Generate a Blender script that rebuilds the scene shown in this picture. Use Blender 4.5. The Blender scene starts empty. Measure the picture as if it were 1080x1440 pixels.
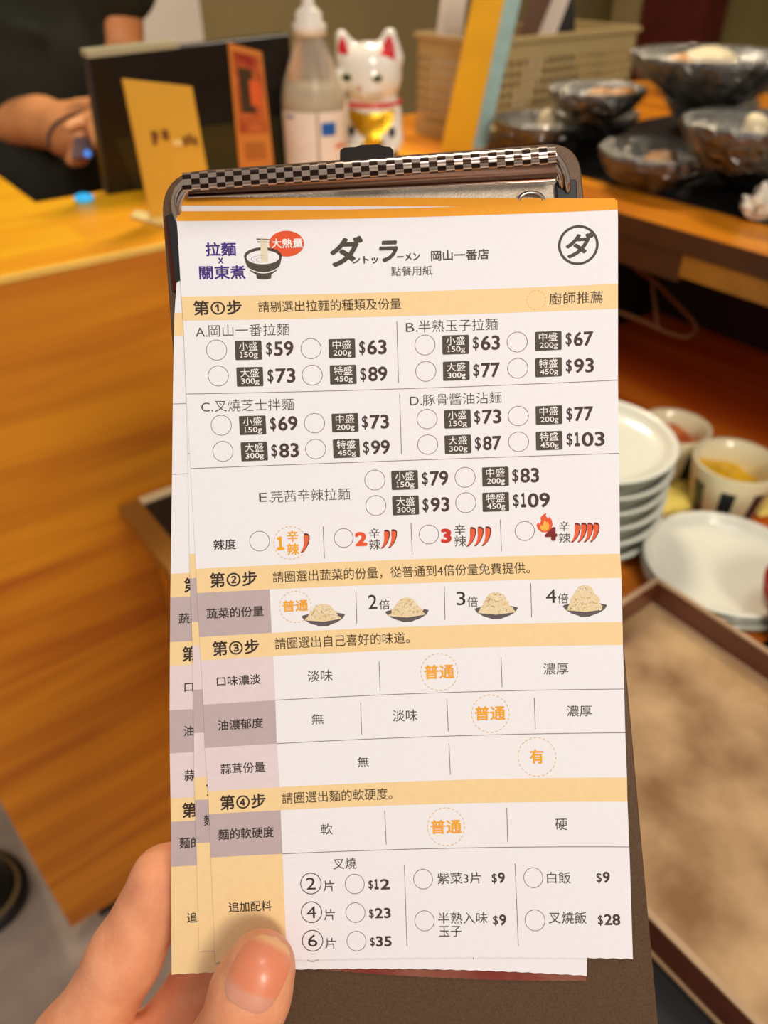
import bpy, bmesh, math, random
import numpy as np
from mathutils import Vector, Matrix
from mathutils.bvhtree import BVHTree
random.seed(4)
S = bpy.context.scene
C = S.collection
# ------------------------------------------------------------------ camera
F = 1050.0
TH = math.radians(37.6)
CZ = 1.22
cam_d = bpy.data.cameras.new('camera'); cam = bpy.data.objects.new('camera', cam_d); C.objects.link(cam)
cam.location = (0, 0, CZ); cam.rotation_euler = (math.radians(90) - TH, 0, 0)
cam_d.sensor_fit = 'VERTICAL'; cam_d.sensor_height = 36; cam_d.lens = 36 * F / 1440
cam_d.clip_start = 0.01
cam_d.dof.use_dof = True; cam_d.dof.focus_distance = 0.204; cam_d.dof.aperture_fstop = 10.5
S.camera = cam
# ------------------------------------------------------------------ world, lights, exposure
w = bpy.data.worlds.new('world'); S.world = w; w.use_nodes = True
w.node_tree.nodes['Background'].inputs[0].default_value = (1.0, 0.91, 0.86, 1)
w.node_tree.nodes['Background'].inputs[1].default_value = 0.36
def area(name, loc, target, size, power, col, sy=None):
    l = bpy.data.lights.new(name, 'AREA'); l.size = size; l.energy = power; l.color = col
    if sy: l.shape = 'RECTANGLE'; l.size_y = sy
    o = bpy.data.objects.new(name, l); C.objects.link(o); o.location = loc
    o.rotation_euler = (Vector(target) - Vector(loc)).to_track_quat('-Z', 'Y').to_euler(); return o
area('ceiling_lamp', (0.28, 0.05, 2.5), (0, 0.2, 1.05), 0.40, 5.0, (1.0, 0.97, 0.98))
area('room_fill', (0.55, -1.2, 2.4), (-0.1, 0.6, 0.8), 0.35, 7.0, (1.0, 0.94, 0.91))  # fill light added behind the camera to brighten the counter front
area('counter_lamp', (0.05, 1.55, 2.2), (0.0, 0.95, 1.0), 0.30, 15, (1.0, 0.85, 0.64))
area('side_fill', (0.55, -0.95, 1.9), (0.5, 0.6, 0.75), 0.3, 8.5, (1.0, 0.87, 0.72))  # added fill light, aimed low to reach under the raised counter's overhang
S.view_settings.view_transform = 'Standard'; S.view_settings.look = 'None'
S.view_settings.gamma = 1; S.view_settings.use_curve_mapping = False
S.view_settings.exposure = 0.16
# ------------------------------------------------------------------ frames
ct, st = math.cos(TH), math.sin(TH)
def ray(px, py):
    x = (px - 540) / F; y = (720 - py) / F
    return Vector((x, ct + y * st, -st + y * ct))
def W(px, py, Z):
    r = ray(px, py); return Vector((r.x * Z, r.y * Z, CZ + r.z * Z))
def on(px, py, z):
    r = ray(px, py); t = (z - CZ) / r.z
    return Vector((r.x * t, r.y * t, z))
AZ = math.radians(37)          # counters run along u (37 deg) and v
U = Vector((math.cos(AZ), math.sin(AZ), 0)); V = Vector((-math.sin(AZ), math.cos(AZ), 0))
def uv(p): return (p.dot(U), p.dot(V))
# ------------------------------------------------------------------ materials
def mat(name, col, rough=0.5, metal=0.0, var=0.06, scale=20, bump=0.0, trans=0.0, ior=1.45, emis=0, sss=0, alpha=1.0, coat=0.0, col2=None, spec=0.5, bscale=None):
    m = bpy.data.materials.new(name); m.use_nodes = True
    nt = m.node_tree; b = nt.nodes['Principled BSDF']
    tc = nt.nodes.new('ShaderNodeTexCoord'); nz = nt.nodes.new('ShaderNodeTexNoise')
    nz.inputs['Scale'].default_value = scale; nz.inputs['Detail'].default_value = 4
    nt.links.new(tc.outputs['Object'], nz.inputs['Vector'])
    cr = nt.nodes.new('ShaderNodeValToRGB')
    c2 = col2 or tuple(min(1, c * (1 + var)) for c in col)
    c1 = tuple(c * (1 - var) for c in col)
    cr.color_ramp.elements[0].color = (*c1, 1); cr.color_ramp.elements[1].color = (*c2, 1)
    cr.color_ramp.elements[0].position = 0.35; cr.color_ramp.elements[1].position = 0.65
    nt.links.new(nz.outputs['Fac'], cr.inputs['Fac']); nt.links.new(cr.outputs['Color'], b.inputs['Base Color'])
    b.inputs['Roughness'].default_value = rough; b.inputs['Metallic'].default_value = metal
    b.inputs['Transmission Weight'].default_value = trans; b.inputs['IOR'].default_value = ior
    b.inputs['Alpha'].default_value = alpha; b.inputs['Coat Weight'].default_value = coat
    b.inputs['Specular IOR Level'].default_value = spec
    if emis:
        b.inputs['Emission Color'].default_value = (*col, 1); b.inputs['Emission Strength'].default_value = emis
    if sss:
        b.inputs['Subsurface Weight'].default_value = sss; b.inputs['Subsurface Radius'].default_value = (1.0, 0.32, 0.16)
        b.inputs['Subsurface Scale'].default_value = 0.006
    if bump:
        bp = nt.nodes.new('ShaderNodeBump'); bp.inputs['Strength'].default_value = bump; bp.inputs['Distance'].default_value = 0.001
        n2 = nt.nodes.new('ShaderNodeTexNoise'); n2.inputs['Scale'].default_value = bscale or scale * 4
        nt.links.new(tc.outputs['Object'], n2.inputs['Vector'])
        nt.links.new(n2.outputs['Fac'], bp.inputs['Height']); nt.links.new(bp.outputs['Normal'], b.inputs['Normal'])
    return m
def wood(name, ca, cb, rough=0.45, stretch=(1.2, 14, 14), scale=3.0, coat=0.0):
    m = bpy.data.materials.new(name); m.use_nodes = True; nt = m.node_tree; b = nt.nodes['Principled BSDF']
    tc = nt.nodes.new('ShaderNodeTexCoord'); mp = nt.nodes.new('ShaderNodeMapping'); mp.inputs['Scale'].default_value = stretch
    nt.links.new(tc.outputs['Object'], mp.inputs['Vector'])
    n = nt.nodes.new('ShaderNodeTexNoise'); n.inputs['Scale'].default_value = scale; n.inputs['Detail'].default_value = 7; n.inputs['Distortion'].default_value = 0.6
    nt.links.new(mp.outputs['Vector'], n.inputs['Vector'])
    cr = nt.nodes.new('ShaderNodeValToRGB'); cr.color_ramp.elements[0].color = (*ca, 1); cr.color_ramp.elements[1].color = (*cb, 1)
    cr.color_ramp.elements[0].position = 0.33; cr.color_ramp.elements[1].position = 0.62
    nt.links.new(n.outputs['Fac'], cr.inputs['Fac']); nt.links.new(cr.outputs['Color'], b.inputs['Base Color'])
    b.inputs['Roughness'].default_value = rough; b.inputs['Coat Weight'].default_value = coat
    return m
def rgb(r, g, b):
    f = lambda c: (c / 255 / 12.92) if c / 255 <= 0.04045 else ((c / 255 + 0.055) / 1.055) ** 2.4
    return (f(r), f(g), f(b))
M = {}
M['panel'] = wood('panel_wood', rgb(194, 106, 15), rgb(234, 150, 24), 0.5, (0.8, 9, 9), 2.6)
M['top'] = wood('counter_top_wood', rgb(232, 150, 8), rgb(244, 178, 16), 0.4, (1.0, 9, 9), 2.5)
M['rtop'] = wood('right_counter_wood', rgb(176, 94, 14), rgb(232, 146, 24), 0.3, (9, 1.0, 9), 2.5)
M['low'] = wood('low_counter_wood', rgb(204, 90, 20), rgb(232, 130, 34), 0.4, (9, 1.0, 9), 2.0)
M['dark'] = mat('dark_void', rgb(30, 20, 14), 0.6)
M['black'] = mat('black_plastic', rgb(22, 21, 20), 0.4)
M['edge'] = mat('brass_edge', rgb(170, 130, 60), 0.35, 0.6)
M['wall'] = mat('wall_paint', rgb(158, 136, 88), 0.8, scale=6, var=0.04)
M['wall2'] = mat('pale_wall_paint', rgb(240, 226, 206), 0.8, scale=6, var=0.03)
M['floor'] = mat('grey_floor', rgb(172, 158, 142), 0.45, scale=14, var=0.14)
M['paper'] = mat('paper', rgb(234, 232, 234), 0.75, scale=900, var=0.012)
M['chrome'] = mat('chrome', rgb(200, 186, 172), 0.14, 1.0, var=0.05)
M['plate_metal'] = mat('brushed_metal', rgb(236, 222, 200), 0.42, 0.2, bump=0.5, scale=500)
M['rubber'] = mat('black_rubber', rgb(18, 17, 17), 0.45)
M['board'] = mat('bronze_board', rgb(88, 62, 38), 0.4, 0.25, var=0.05, scale=1800, col2=rgb(98, 74, 52))
# checkered roll
def checker_metal():
    m = bpy.data.materials.new('checkered_metal'); m.use_nodes = True; nt = m.node_tree; b = nt.nodes['Principled BSDF']
    tc = nt.nodes.new('ShaderNodeTexCoord'); mp = nt.nodes.new('ShaderNodeMapping')
    mp.inputs['Scale'].default_value = (44, 10, 1)
    nt.links.new(tc.outputs['UV'], mp.inputs['Vector'])
    ck = nt.nodes.new('ShaderNodeTexChecker'); ck.inputs['Scale'].default_value = 1.0
    ck.inputs['Color1'].default_value = (*rgb(62, 46, 38), 1); ck.inputs['Color2'].default_value = (*rgb(196, 176, 160), 1)
    nt.links.new(mp.outputs['Vector'], ck.inputs['Vector']); nt.links.new(ck.outputs['Color'], b.inputs['Base Color'])
    b.inputs['Metallic'].default_value = 1.0; b.inputs['Roughness'].default_value = 0.2
    return m
M['checker'] = checker_metal()
# ------------------------------------------------------------------ object helpers
def tag(o, label=None, cat=None, group=None, kind=None):
    if label: o['label'] = label
    if cat: o['category'] = cat
    if group: o['group'] = group
    if kind: o['kind'] = kind
    return o
def empty(name, loc, label, cat, group=None):
    o = bpy.data.objects.new(name, None); C.objects.link(o); o.location = loc; o.empty_display_size = 0.02
    return tag(o, label, cat, group)
def mesh(name, verts, faces, m, parent=None, smooth=False, mats=None, idx=None, uvs=None):
    me = bpy.data.meshes.new(name); me.from_pydata([tuple(v) for v in verts], [], [tuple(f) for f in faces])
    for mm in (mats or [m]): me.materials.append(mm)
    if idx is not None: me.polygons.foreach_set('material_index', idx)
    if smooth: me.polygons.foreach_set('use_smooth', [True] * len(me.polygons))
    if uvs is not None:
        l = me.uv_layers.new(name='UVMap')
        for i, lp in enumerate(me.loops): l.data[i].uv = uvs[lp.vertex_index]
    me.update()
    o = bpy.data.objects.new(name, me); C.objects.link(o)
    if parent is not None:
        o.parent = parent
        o.matrix_parent_inverse = base_matrix(parent).inverted()
    return o
def base_matrix(p):
    m = Matrix.LocRotScale(p.location, p.rotation_euler, p.scale)
    if p.parent is not None: m = base_matrix(p.parent) @ p.matrix_parent_inverse @ m
    return m
def bm_obj(name, bm, m, parent=None, smooth=False, mods=None):
    me = bpy.data.meshes.new(name); bm.to_mesh(me); bm.free(); me.materials.append(m)
    if smooth: me.polygons.foreach_set('use_smooth', [True] * len(me.polygons))
    o = bpy.data.objects.new(name, me); C.objects.link(o)
    if parent is not None:
        o.parent = parent; o.matrix_parent_inverse = base_matrix(parent).inverted()
    return o
def bevel(o, wdt, seg=2):
    b = o.modifiers.new('bevel', 'BEVEL'); b.width = wdt; b.segments = seg; b.limit_method = 'ANGLE'; return o
def uvbox(name, u0, u1, v0, v1, z0, z1, m, parent=None, bev=0.0):
    vs = [(a, b, c) for c in (z0, z1) for a, b in ((u0, v0), (u1, v0), (u1, v1), (u0, v1))]
    fs = [(3, 2, 1, 0), (4, 5, 6, 7), (0, 1, 5, 4), (1, 2, 6, 5), (2, 3, 7, 6), (3, 0, 4, 7)]
    c = Vector(((u0 + u1) / 2, (v0 + v1) / 2, z0))
    vs = [Vector(v) - c for v in vs]
    o = mesh(name, vs, fs, m)
    o.location = U * c.x + V * c.y + Vector((0, 0, z0)); o.rotation_euler = (0, 0, AZ)
    if parent is not None: o.parent = parent; o.matrix_parent_inverse = base_matrix(parent).inverted()
    if bev: bevel(o, bev)
    return o
def hexa(name, q, thick, m, parent=None, bev=0.0):
    """slab with front quad q (4 world points) and thickness vector"""
    q = [Vector(p) for p in q]; t = Vector(thick)
    vs = q + [p + t for p in q]
    o = mesh(name, vs, [(0, 1, 2, 3), (7, 6, 5, 4), (0, 4, 5, 1), (1, 5, 6, 2), (2, 6, 7, 3), (3, 7, 4, 0)], m, parent)
    if bev: bevel(o, bev)
    return o
def lathe(name, prof, loc, m, parent=None, seg=48, smooth=True, close=False):
    vs, fs = [], []
    n = len(prof)
    for i in range(seg):
        a = 2 * math.pi * i / seg
        for r, z in prof: vs.append((loc[0] + r * math.cos(a), loc[1] + r * math.sin(a), loc[2] + z))
    for i in range(seg):
        j = (i + 1) % seg
        for k in range(n - 1): fs.append((i * n + k, j * n + k, j * n + k + 1, i * n + k + 1))
    o = mesh(name, vs, fs, m, parent, smooth)
    bm = bmesh.new(); bm.from_mesh(o.data); bmesh.ops.remove_doubles(bm, verts=bm.verts, dist=1e-6)
    bmesh.ops.recalc_face_normals(bm, faces=bm.faces); bm.to_mesh(o.data); bm.free()
    return o
def tube(name, pts, r, m, parent=None, seg=10, closed=False, radii=None):
    pts = [Vector(p) for p in pts]
    # smooth resample (catmull-rom)
    out, rad = [], []
    n = len(pts)
    for i in range(n if closed else n - 1):
        p0 = pts[(i - 1) % n] if (closed or i > 0) else pts[0]
        p1 = pts[i]; p2 = pts[(i + 1) % n]
        p3 = pts[(i + 2) % n] if (closed or i + 2 < n) else pts[-1]
        for k in range(6):
            t = k / 6
            out.append(0.5 * ((2 * p1) + (p2 - p0) * t + (2 * p0 - 5 * p1 + 4 * p2 - p3) * t * t + (3 * p1 - p0 - 3 * p2 + p3) * t ** 3))
    if not closed: out.append(pts[-1])
    vs, fs = [], []; N = len(out)
    up = Vector((0.13, 0.3, 1)).normalized()
    for i, p in enumerate(out):
        d = ((out[(i + 1) % N] if (closed or i < N - 1) else p) - (out[i - 1] if (closed or i > 0) else p)).normalized()
        a = d.cross(up); a = a.normalized() if a.length > 1e-4 else Vector((1, 0, 0)); b = d.cross(a).normalized()
        for k in range(seg):
            an = 2 * math.pi * k / seg; vs.append(p + (a * math.cos(an) + b * math.sin(an)) * r)
    for i in range(N if closed else N - 1):
        j = (i + 1) % N
        for k in range(seg):
            l = (k + 1) % seg; fs.append((i * seg + k, i * seg + l, j * seg + l, j * seg + k))
    if not closed:
        fs.append(tuple(range(seg - 1, -1, -1))); fs.append(tuple((N - 1) * seg + k for k in range(seg)))
    return mesh(name, vs, fs, m, parent, True)
def sdf_object(name, prims, vox, k, m, parent=None, sub=False, smooth_it=2):
    """one continuous organic surface from smoothly joined tapered capsules ('c',a,b,ra,rb[,k]) and ellipsoids ('e',c,radii,rot[,k])"""
    import openvdb
    P = []
    for p in prims:
        if p[0] == 'c':
            a, b, ra, rb = Vector(p[1]), Vector(p[2]), p[3], p[4]; R = max(ra, rb)
            P.append((p, Vector([min(a[i], b[i]) - R for i in range(3)]), Vector([max(a[i], b[i]) + R for i in range(3)])))
        else:
            c = Vector(p[1]); R = max(p[2]); P.append((p, c - Vector((R, R, R)), c + Vector((R, R, R))))
    pad = 4 * vox + 2 * k
    lo = np.array([min(q[1][i] for q in P) - pad for i in range(3)]); hi = np.array([max(q[2][i] for q in P) + pad for i in range(3)])
    n = np.ceil((hi - lo) / vox).astype(int) + 1
    D = np.full(n, 4 * vox + k, dtype=np.float32)
    ax = [lo[i] + vox * np.arange(n[i]) for i in range(3)]
    for p, l, h in P:
        kk = k
        if len(p) > (5 if p[0] == 'c' else 4): kk = p[-1]
        e = kk + 4 * vox
        sl = []
        for i in range(3):
            i0 = max(0, int((l[i] - e - lo[i]) / vox)); i1 = min(n[i], int((h[i] + e - lo[i]) / vox) + 2); sl.append(slice(i0, i1))
        X = ax[0][sl[0]][:, None, None]; Y = ax[1][sl[1]][None, :, None]; Z = ax[2][sl[2]][None, None, :]
        if p[0] == 'c':
            a = np.array(p[1]); b = np.array(p[2]); ba = b - a; L = float(ba @ ba) + 1e-12
            t = np.clip(((X - a[0]) * ba[0] + (Y - a[1]) * ba[1] + (Z - a[2]) * ba[2]) / L, 0, 1)
            d = np.sqrt((X - a[0] - t * ba[0]) ** 2 + (Y - a[1] - t * ba[1]) ** 2 + (Z - a[2] - t * ba[2]) ** 2) - (p[3] + t * (p[4] - p[3]))
        else:
            c = np.array(p[1]); r = np.array(p[2]); R = np.array(p[3]) if p[3] is not None else np.eye(3)
            q = [R[0][i] * (X - c[0]) + R[1][i] * (Y - c[1]) + R[2][i] * (Z - c[2]) for i in range(3)]
            k0 = np.sqrt(sum((q[i] / r[i]) ** 2 for i in range(3))); k1 = np.sqrt(sum((q[i] / r[i] ** 2) ** 2 for i in range(3))) + 1e-9
            d = k0 * (k0 - 1) / k1
        s = tuple(sl); o = D[s]
        hh = np.clip(0.5 + 0.5 * (o - d) / kk, 0, 1)
        D[s] = o * (1 - hh) + d * hh - kk * hh * (1 - hh)
    g = openvdb.FloatGrid(background=float(4 * vox + k)); g.copyFromArray(D.astype(np.float32))
    pts, quads = g.convertToQuads(isovalue=0.0)
    pts = np.asarray(pts) * vox + lo; quads = np.asarray(quads)
    o = mesh(name, pts.tolist(), quads[:, ::-1].tolist(), m, parent, True)
    bm = bmesh.new(); bm.from_mesh(o.data); bmesh.ops.recalc_face_normals(bm, faces=bm.faces)
    for _ in range(smooth_it): bmesh.ops.smooth_vert(bm, verts=bm.verts, factor=0.5, use_axis_x=True, use_axis_y=True, use_axis_z=True)
    bm.to_mesh(o.data); bm.free()
    return o
def rotm(axis_x, axis_y=None):
    x = Vector(axis_x).normalized(); y = Vector(axis_y or (0, 0, 1)); z = x.cross(y).normalized(); y = z.cross(x)
    return [[x[i], y[i], z[i]] for i in range(3)]
# ================================================================== STRUCTURE
CT = 1.00; LT = CZ - 0.467
tag(mesh('floor', [(-4, -2, 0), (4, -2, 0), (4, 4, 0), (-4, 4, 0)], [(0, 1, 2, 3)], M['floor']), kind='structure')
tag(uvbox('wall_back', 1.07, 4.0, 2.3, 2.4, 0, 2.7, M['wall']), kind='structure')
tag(uvbox('wall_left', -3.0, 1.07, 2.25, 2.4, 0, 2.7, M['wall2']), kind='structure')
tag(uvbox('wall_right', 2.76, 2.86, -1.0, 2.3, 0, 2.7, mat('olive_wall', rgb(128, 112, 62), 0.6, scale=2, var=0.2)), kind='structure')
# posts and partition at the right end of the back wall
def az_pt(px, py, R):
    r = ray(px, py); return Vector((r.x * R, r.y * R, CZ + r.z * R))
p0 = on(824, 150, 1.02)
tag(uvbox('trim_1', 2.62, 2.74, 1.98, 2.10, 0, 2.7, mat('tan_post', rgb(170, 146, 96), 0.6)), kind='structure')
tag(uvbox('trim_2', 2.62, 2.74, 1.72, 1.97, 0, 2.7, mat('dark_red_frame', rgb(92, 26, 18), 0.45, var=0.2)), kind='structure')
# ================================================================== COUNTERS
lc = empty('service_counter', U * 0.3 + V * 0.76, 'high wooden counter with an orange-brown front panel and a bright yellow lit top, at left', 'counter')
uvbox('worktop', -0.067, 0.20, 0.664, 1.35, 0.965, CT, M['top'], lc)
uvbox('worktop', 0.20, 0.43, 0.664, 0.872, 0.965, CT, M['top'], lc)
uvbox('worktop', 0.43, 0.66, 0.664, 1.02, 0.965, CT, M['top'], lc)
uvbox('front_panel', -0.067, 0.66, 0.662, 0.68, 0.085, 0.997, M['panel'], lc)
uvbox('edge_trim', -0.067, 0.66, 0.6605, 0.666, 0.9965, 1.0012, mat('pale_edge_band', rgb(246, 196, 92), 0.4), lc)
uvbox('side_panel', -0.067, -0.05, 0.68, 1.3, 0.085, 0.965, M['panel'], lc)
uvbox('toe_kick', -0.03, 0.66, 0.70, 0.72, 0.0, 0.085, M['dark'], lc)
rc = empty('raised_counter', U * 0.9 + V * 0.2, 'raised wooden counter along the right carrying the film-wrapped bowls', 'counter')
uvbox('worktop', 0.66, 1.45, -0.9, 1.02, 0.985, CT, M['rtop'], rc)
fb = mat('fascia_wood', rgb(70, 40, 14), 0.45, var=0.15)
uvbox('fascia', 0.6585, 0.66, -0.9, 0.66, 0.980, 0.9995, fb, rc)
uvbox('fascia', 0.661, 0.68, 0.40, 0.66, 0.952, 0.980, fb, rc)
uvbox('reflection_strip', 0.6605, 0.68, -0.9, 0.40, 0.958, 0.979, mat('olive_reflection', rgb(150, 100, 30), 0.35, var=0.2), rc)  # olive colour stands in for light reflected along the lower fascia
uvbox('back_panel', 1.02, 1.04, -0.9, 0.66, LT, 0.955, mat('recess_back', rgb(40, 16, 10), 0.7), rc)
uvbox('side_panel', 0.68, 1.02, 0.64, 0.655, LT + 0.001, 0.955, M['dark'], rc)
lo = empty('low_counter', U * 0.5 + V * 0.2, 'low red-brown serving counter with a brass edge, holding the plates, cups and tray', 'counter')
uvbox('worktop', 0.158, 1.02, -0.9, 0.655, LT - 0.03, LT, M['low'], lo)
uvbox('black_inlay', 0.172, 0.30, -0.9, 0.642, LT, LT + 0.0015, M['black'], lo)['label'] = 'matt black strip along the brass edge'
uvbox('edge_trim', 0.150, 0.172, -0.9, 0.655, LT - 0.012, LT + 0.002, M['edge'], lo)
uvbox('edge_trim', 0.172, 0.34, 0.642, 0.655, LT, LT + 0.003, mat('pale_edge', rgb(235, 215, 165), 0.3), lo)
uvbox('front_panel', 0.175, 0.19, -0.9, 0.655, 0.08, LT - 0.03, M['panel'], lo)
uvbox('toe_kick', 0.22, 0.23, -0.9, 0.655, 0.0, 0.08, M['dark'], lo)
# ------------------------------------------------------------------ tray
tm = mat('tray_walls', rgb(100, 50, 30), 0.25, coat=0.5, var=0.15)
tf = mat('tray_floor', rgb(136, 98, 58), 0.2, var=0.05, scale=14, col2=rgb(200, 166, 120), bump=0.5, bscale=60, coat=0.6)
rim = mat('tray_rim', rgb(176, 146, 112), 0.35)
tr = empty('serving_tray', U * 0.35 + V * 0.05 + Vector((0, 0, LT + 0.0015)), 'shallow rectangular brown tray with wet-looking glossy floor, right of the clipboard', 'tray')
tz = LT + 0.0015
uvbox('tray_floor', 0.234, 0.470, -0.32, 0.236, tz, tz + 0.006, tf, tr)
for a in ((0.234, 0.2375, -0.32, 0.236), (0.4665, 0.470, -0.32, 0.236), (0.2375, 0.4665, 0.2325, 0.236), (0.2375, 0.4665, -0.32, -0.3165)):
    o = uvbox('tray_wall', a[0], a[1], a[2], a[3], tz + 0.006, tz + 0.031, tm, tr)
for a in ((0.2335, 0.2378, -0.3205, 0.2365), (0.4662, 0.4705, -0.3205, 0.2365), (0.2378, 0.4662, 0.2322, 0.2365)):
    uvbox('tray_rim', a[0], a[1], a[2], a[3], tz + 0.031, tz + 0.0325, rim, tr)
uvbox('tray_seam', 0.4645, 0.4665, -0.32, 0.2325, tz + 0.006, tz + 0.008, rim, tr)
uvbox('tray_seam', 0.233, 0.2345, -0.32, 0.236, tz + 0.002, tz + 0.0045, rim, tr)
# ------------------------------------------------------------------ plates
M['plate'] = mat('white_porcelain', rgb(234, 234, 214), 0.22, var=0.02, coat=0.4)
M['plate_rim'] = mat('celadon_edge', rgb(128, 140, 122), 0.3, var=0.05, coat=0.3)
def plate_mesh(name, r, col_edge=True):
    prof = [(0.0, 0.004), (r * 0.70, 0.0042), (r * 0.84, 0.006), (r * 0.895, 0.0095), (r * 0.915, 0.0135), (r * 0.935, 0.0155), (r * 0.98, 0.0160), (r, 0.0150), (r * 1.0, 0.0125), (r * 0.94, 0.006), (r * 0.66, 0.0), (0, 0.0)]
    o = lathe(name, prof, (0, 0, 0), M['plate'], seg=64)
    o.data.materials.append(M['plate_rim'])
    for f in o.data.polygons:
        c = f.center
        rr = math.hypot(c.x, c.y)
        if rr > r * 0.94 and c.z < 0.0148 or f.normal.z < -0.1: f.material_index = 1
    return o
def stack(px, py, halfw, ztop, n, r, pitch, labtop, which, jitter=0.001):
    c = on(px, py, ztop)
    first = None
    for i in range(n):
        z = ztop - 0.0158 - i * pitch
        if first is None: o = first = plate_mesh('plate', r)
        else: o = first.copy(); C.objects.link(o)
        o.location = (c.x + random.uniform(-jitter, jitter), c.y + random.uniform(-jitter, jitter), z)
        o.scale = (1, 1, 1)
        if i == 0: tag(o, labtop, 'plate')
        else: tag(o, '%s plate from the top of the %s of plates' % (('', 'second', 'third', 'fourth', 'fifth', 'sixth')[i], which), 'plate')
        o['group'] = 'plates in the ' + which
    return c
stack(833, 611, 116, LT + 0.1075, 6, 0.0765, 0.0172, 'white plate topmost on the taller stack beside the right edge of the slips', 'tall stack')
stack(1023, 786, 119, LT + 0.0310, 3, 0.0715, 0.0068, 'large white plate topmost on the short stack behind the tray', 'short stack')
# ------------------------------------------------------------------ sauce cups
def cup(px, py, rr, zr, label, content_col, clabel, stripe=True, lvl=0.66):
    c = on(px, py, zr); h = zr - LT
    g = empty('sauce_cup', (c.x, c.y, LT), label, 'cup')
    cream = M['cream'] = M.get('cream') or mat('cream_glaze', rgb(232, 222, 178), 0.25, coat=0.4, var=0.03)
    lathe('cup_body', [(0, 0.002), (rr * 0.70, 0.0), (rr * 0.76, 0.004), (rr * 0.92, h * 0.6), (rr, h - 0.001), (rr * 0.985, h), (rr * 0.87, h - 0.002), (rr * 0.83, h * 0.62), (rr * 0.70, 0.006), (0, 0.006)], (c.x, c.y, LT), cream, g)
    if stripe:
        dk = mat('indigo_glaze', rgb(36, 40, 44), 0.3)
        for k in range(8):
            a = k * math.pi / 4 + 0.35
            vs, fs = [], []
            for i in range(5):
                for j in range(5):
                    zz = h * (0.12 + 0.62 * j / 4); t = zz / h
                    rad = rr * (0.76 + (0.92 - 0.76) * (t / 0.6) if t < 0.6 else 0.92 + 0.08 * (t - 0.6) / 0.4) * 1.012
                    aa = a + (i - 2) * 0.085
                    vs.append((c.x + rad * math.cos(aa), c.y + rad * math.sin(aa), LT + zz))
            for i in range(4):
                for j in range(4): fs.append((i * 5 + j, (i + 1) * 5 + j, (i + 1) * 5 + j + 1, i * 5 + j + 1))
            mesh('stripe', vs, fs, dk, g, True)
    # content: uneven paste heaped to one side
    vs, fs = [(c.x, c.y, LT + h * lvl)], []
    N = 26; rings = 5
    for j in range(1, rings + 1):
        for i in range(N):
            a = 2 * math.pi * i / N; q = rr * 0.85 * j / rings
            x, y = q * math.cos(a), q * math.sin(a)
            side = (-x * 0.8 + -y * 0.2) / rr
            zz = h * (lvl + 0.20 * side) + 0.002 * math.sin(5 * a + j * 1.7)
            vs.append((c.x + x, c.y + y, LT + zz))
    for i in range(N): fs.append((0, 1 + i, 1 + (i + 1) % N))
    for j in range(rings - 1):
        for i in range(N):
            a, b = 1 + j * N + i, 1 + j * N + (i + 1) % N; fs.append((a, a + N, b + N, b))
    o = mesh('sauce', vs, fs, content_col, g, True); o['label'] = clabel
cup(950, 598, 0.037, LT + 0.062, 'cream cup holding red chili sauce, behind the tall plate stack',
    mat('chili', rgb(190, 44, 10), 0.35, var=0.3, scale=120, col2=rgb(232, 140, 60)), 'red chili paste', True, .80)
cup(1037, 646, 0.0415, LT + 0.062, 'cream cup with dark stripes holding yellow mustard, behind the large white plate',
    mat('mustard', rgb(236, 184, 10), 0.35, var=0.15, scale=60), 'yellow mustard')
# yellow paper packets between the cups
pk = mat('yellow_packet', rgb(252, 222, 110), 0.35, bump=0.6, scale=60, var=0.1)
def packet(px, py, z, s, rz, tilt, label):
    c = on(px, py, z)
    bm = bmesh.new(); n = 8
    g = [[None] * (n + 1) for _ in range(n + 1)]; g2 = [[None] * (n + 1) for _ in range(n + 1)]
    for i in range(n + 1):
        for j in range(n + 1):
            x, y = i / n - 0.5, j / n - 0.5
            hgt = 0.22 * (max(0, (1 - (2 * x) ** 4)) * max(0, (1 - (2 * y) ** 4))) ** 0.6 + 0.012 * math.sin(9 * x + 4 * y)
            g[i][j] = bm.verts.new((x * s, y * s * 0.8, hgt * s * 0.6)); g2[i][j] = bm.verts.new((x * s, y * s * 0.8, -hgt * s * 0.35 - 0.0003))
    for i in range(n):
        for j in range(n):
            bm.faces.new((g[i][j], g[i + 1][j], g[i + 1][j + 1], g[i][j + 1])); bm.faces.new((g2[i][j + 1], g2[i + 1][j + 1], g2[i + 1][j], g2[i][j]))
    for i in range(n):
        bm.faces.new((g[i][0], g2[i][0], g2[i + 1][0], g[i + 1][0])); bm.faces.new((g[i + 1][n], g2[i + 1][n], g2[i][n], g[i][n]))
        bm.faces.new((g[0][i], g[0][i + 1], g2[0][i + 1], g2[0][i])); bm.faces.new((g[n][i + 1], g[n][i], g2[n][i], g2[n][i + 1]))
    o = bm_obj('paper_packet', bm, pk, None, True); o.location = c; o.rotation_euler = (tilt, 0, rz)
    tag(o, label, 'packet', None); return o
packet(938, 705, LT + 0.008, 0.045, 0.4, 0.15, 'crumpled yellow packet between the tall plate stack and the large plate')
packet(972, 690, LT + 0.010, 0.045, 1.3, -0.2, 'yellow packet nearest the striped mustard cup, between the cups')
packet(972, 655, LT + 0.015, 0.028, 2.2, 0.1, 'small round yellow packet between the two sauce cups')
packet(1078, 712, LT + 0.010, 0.030, 0.2, 0.2, 'yellow packet at the right end, beside the mustard cup')
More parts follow.
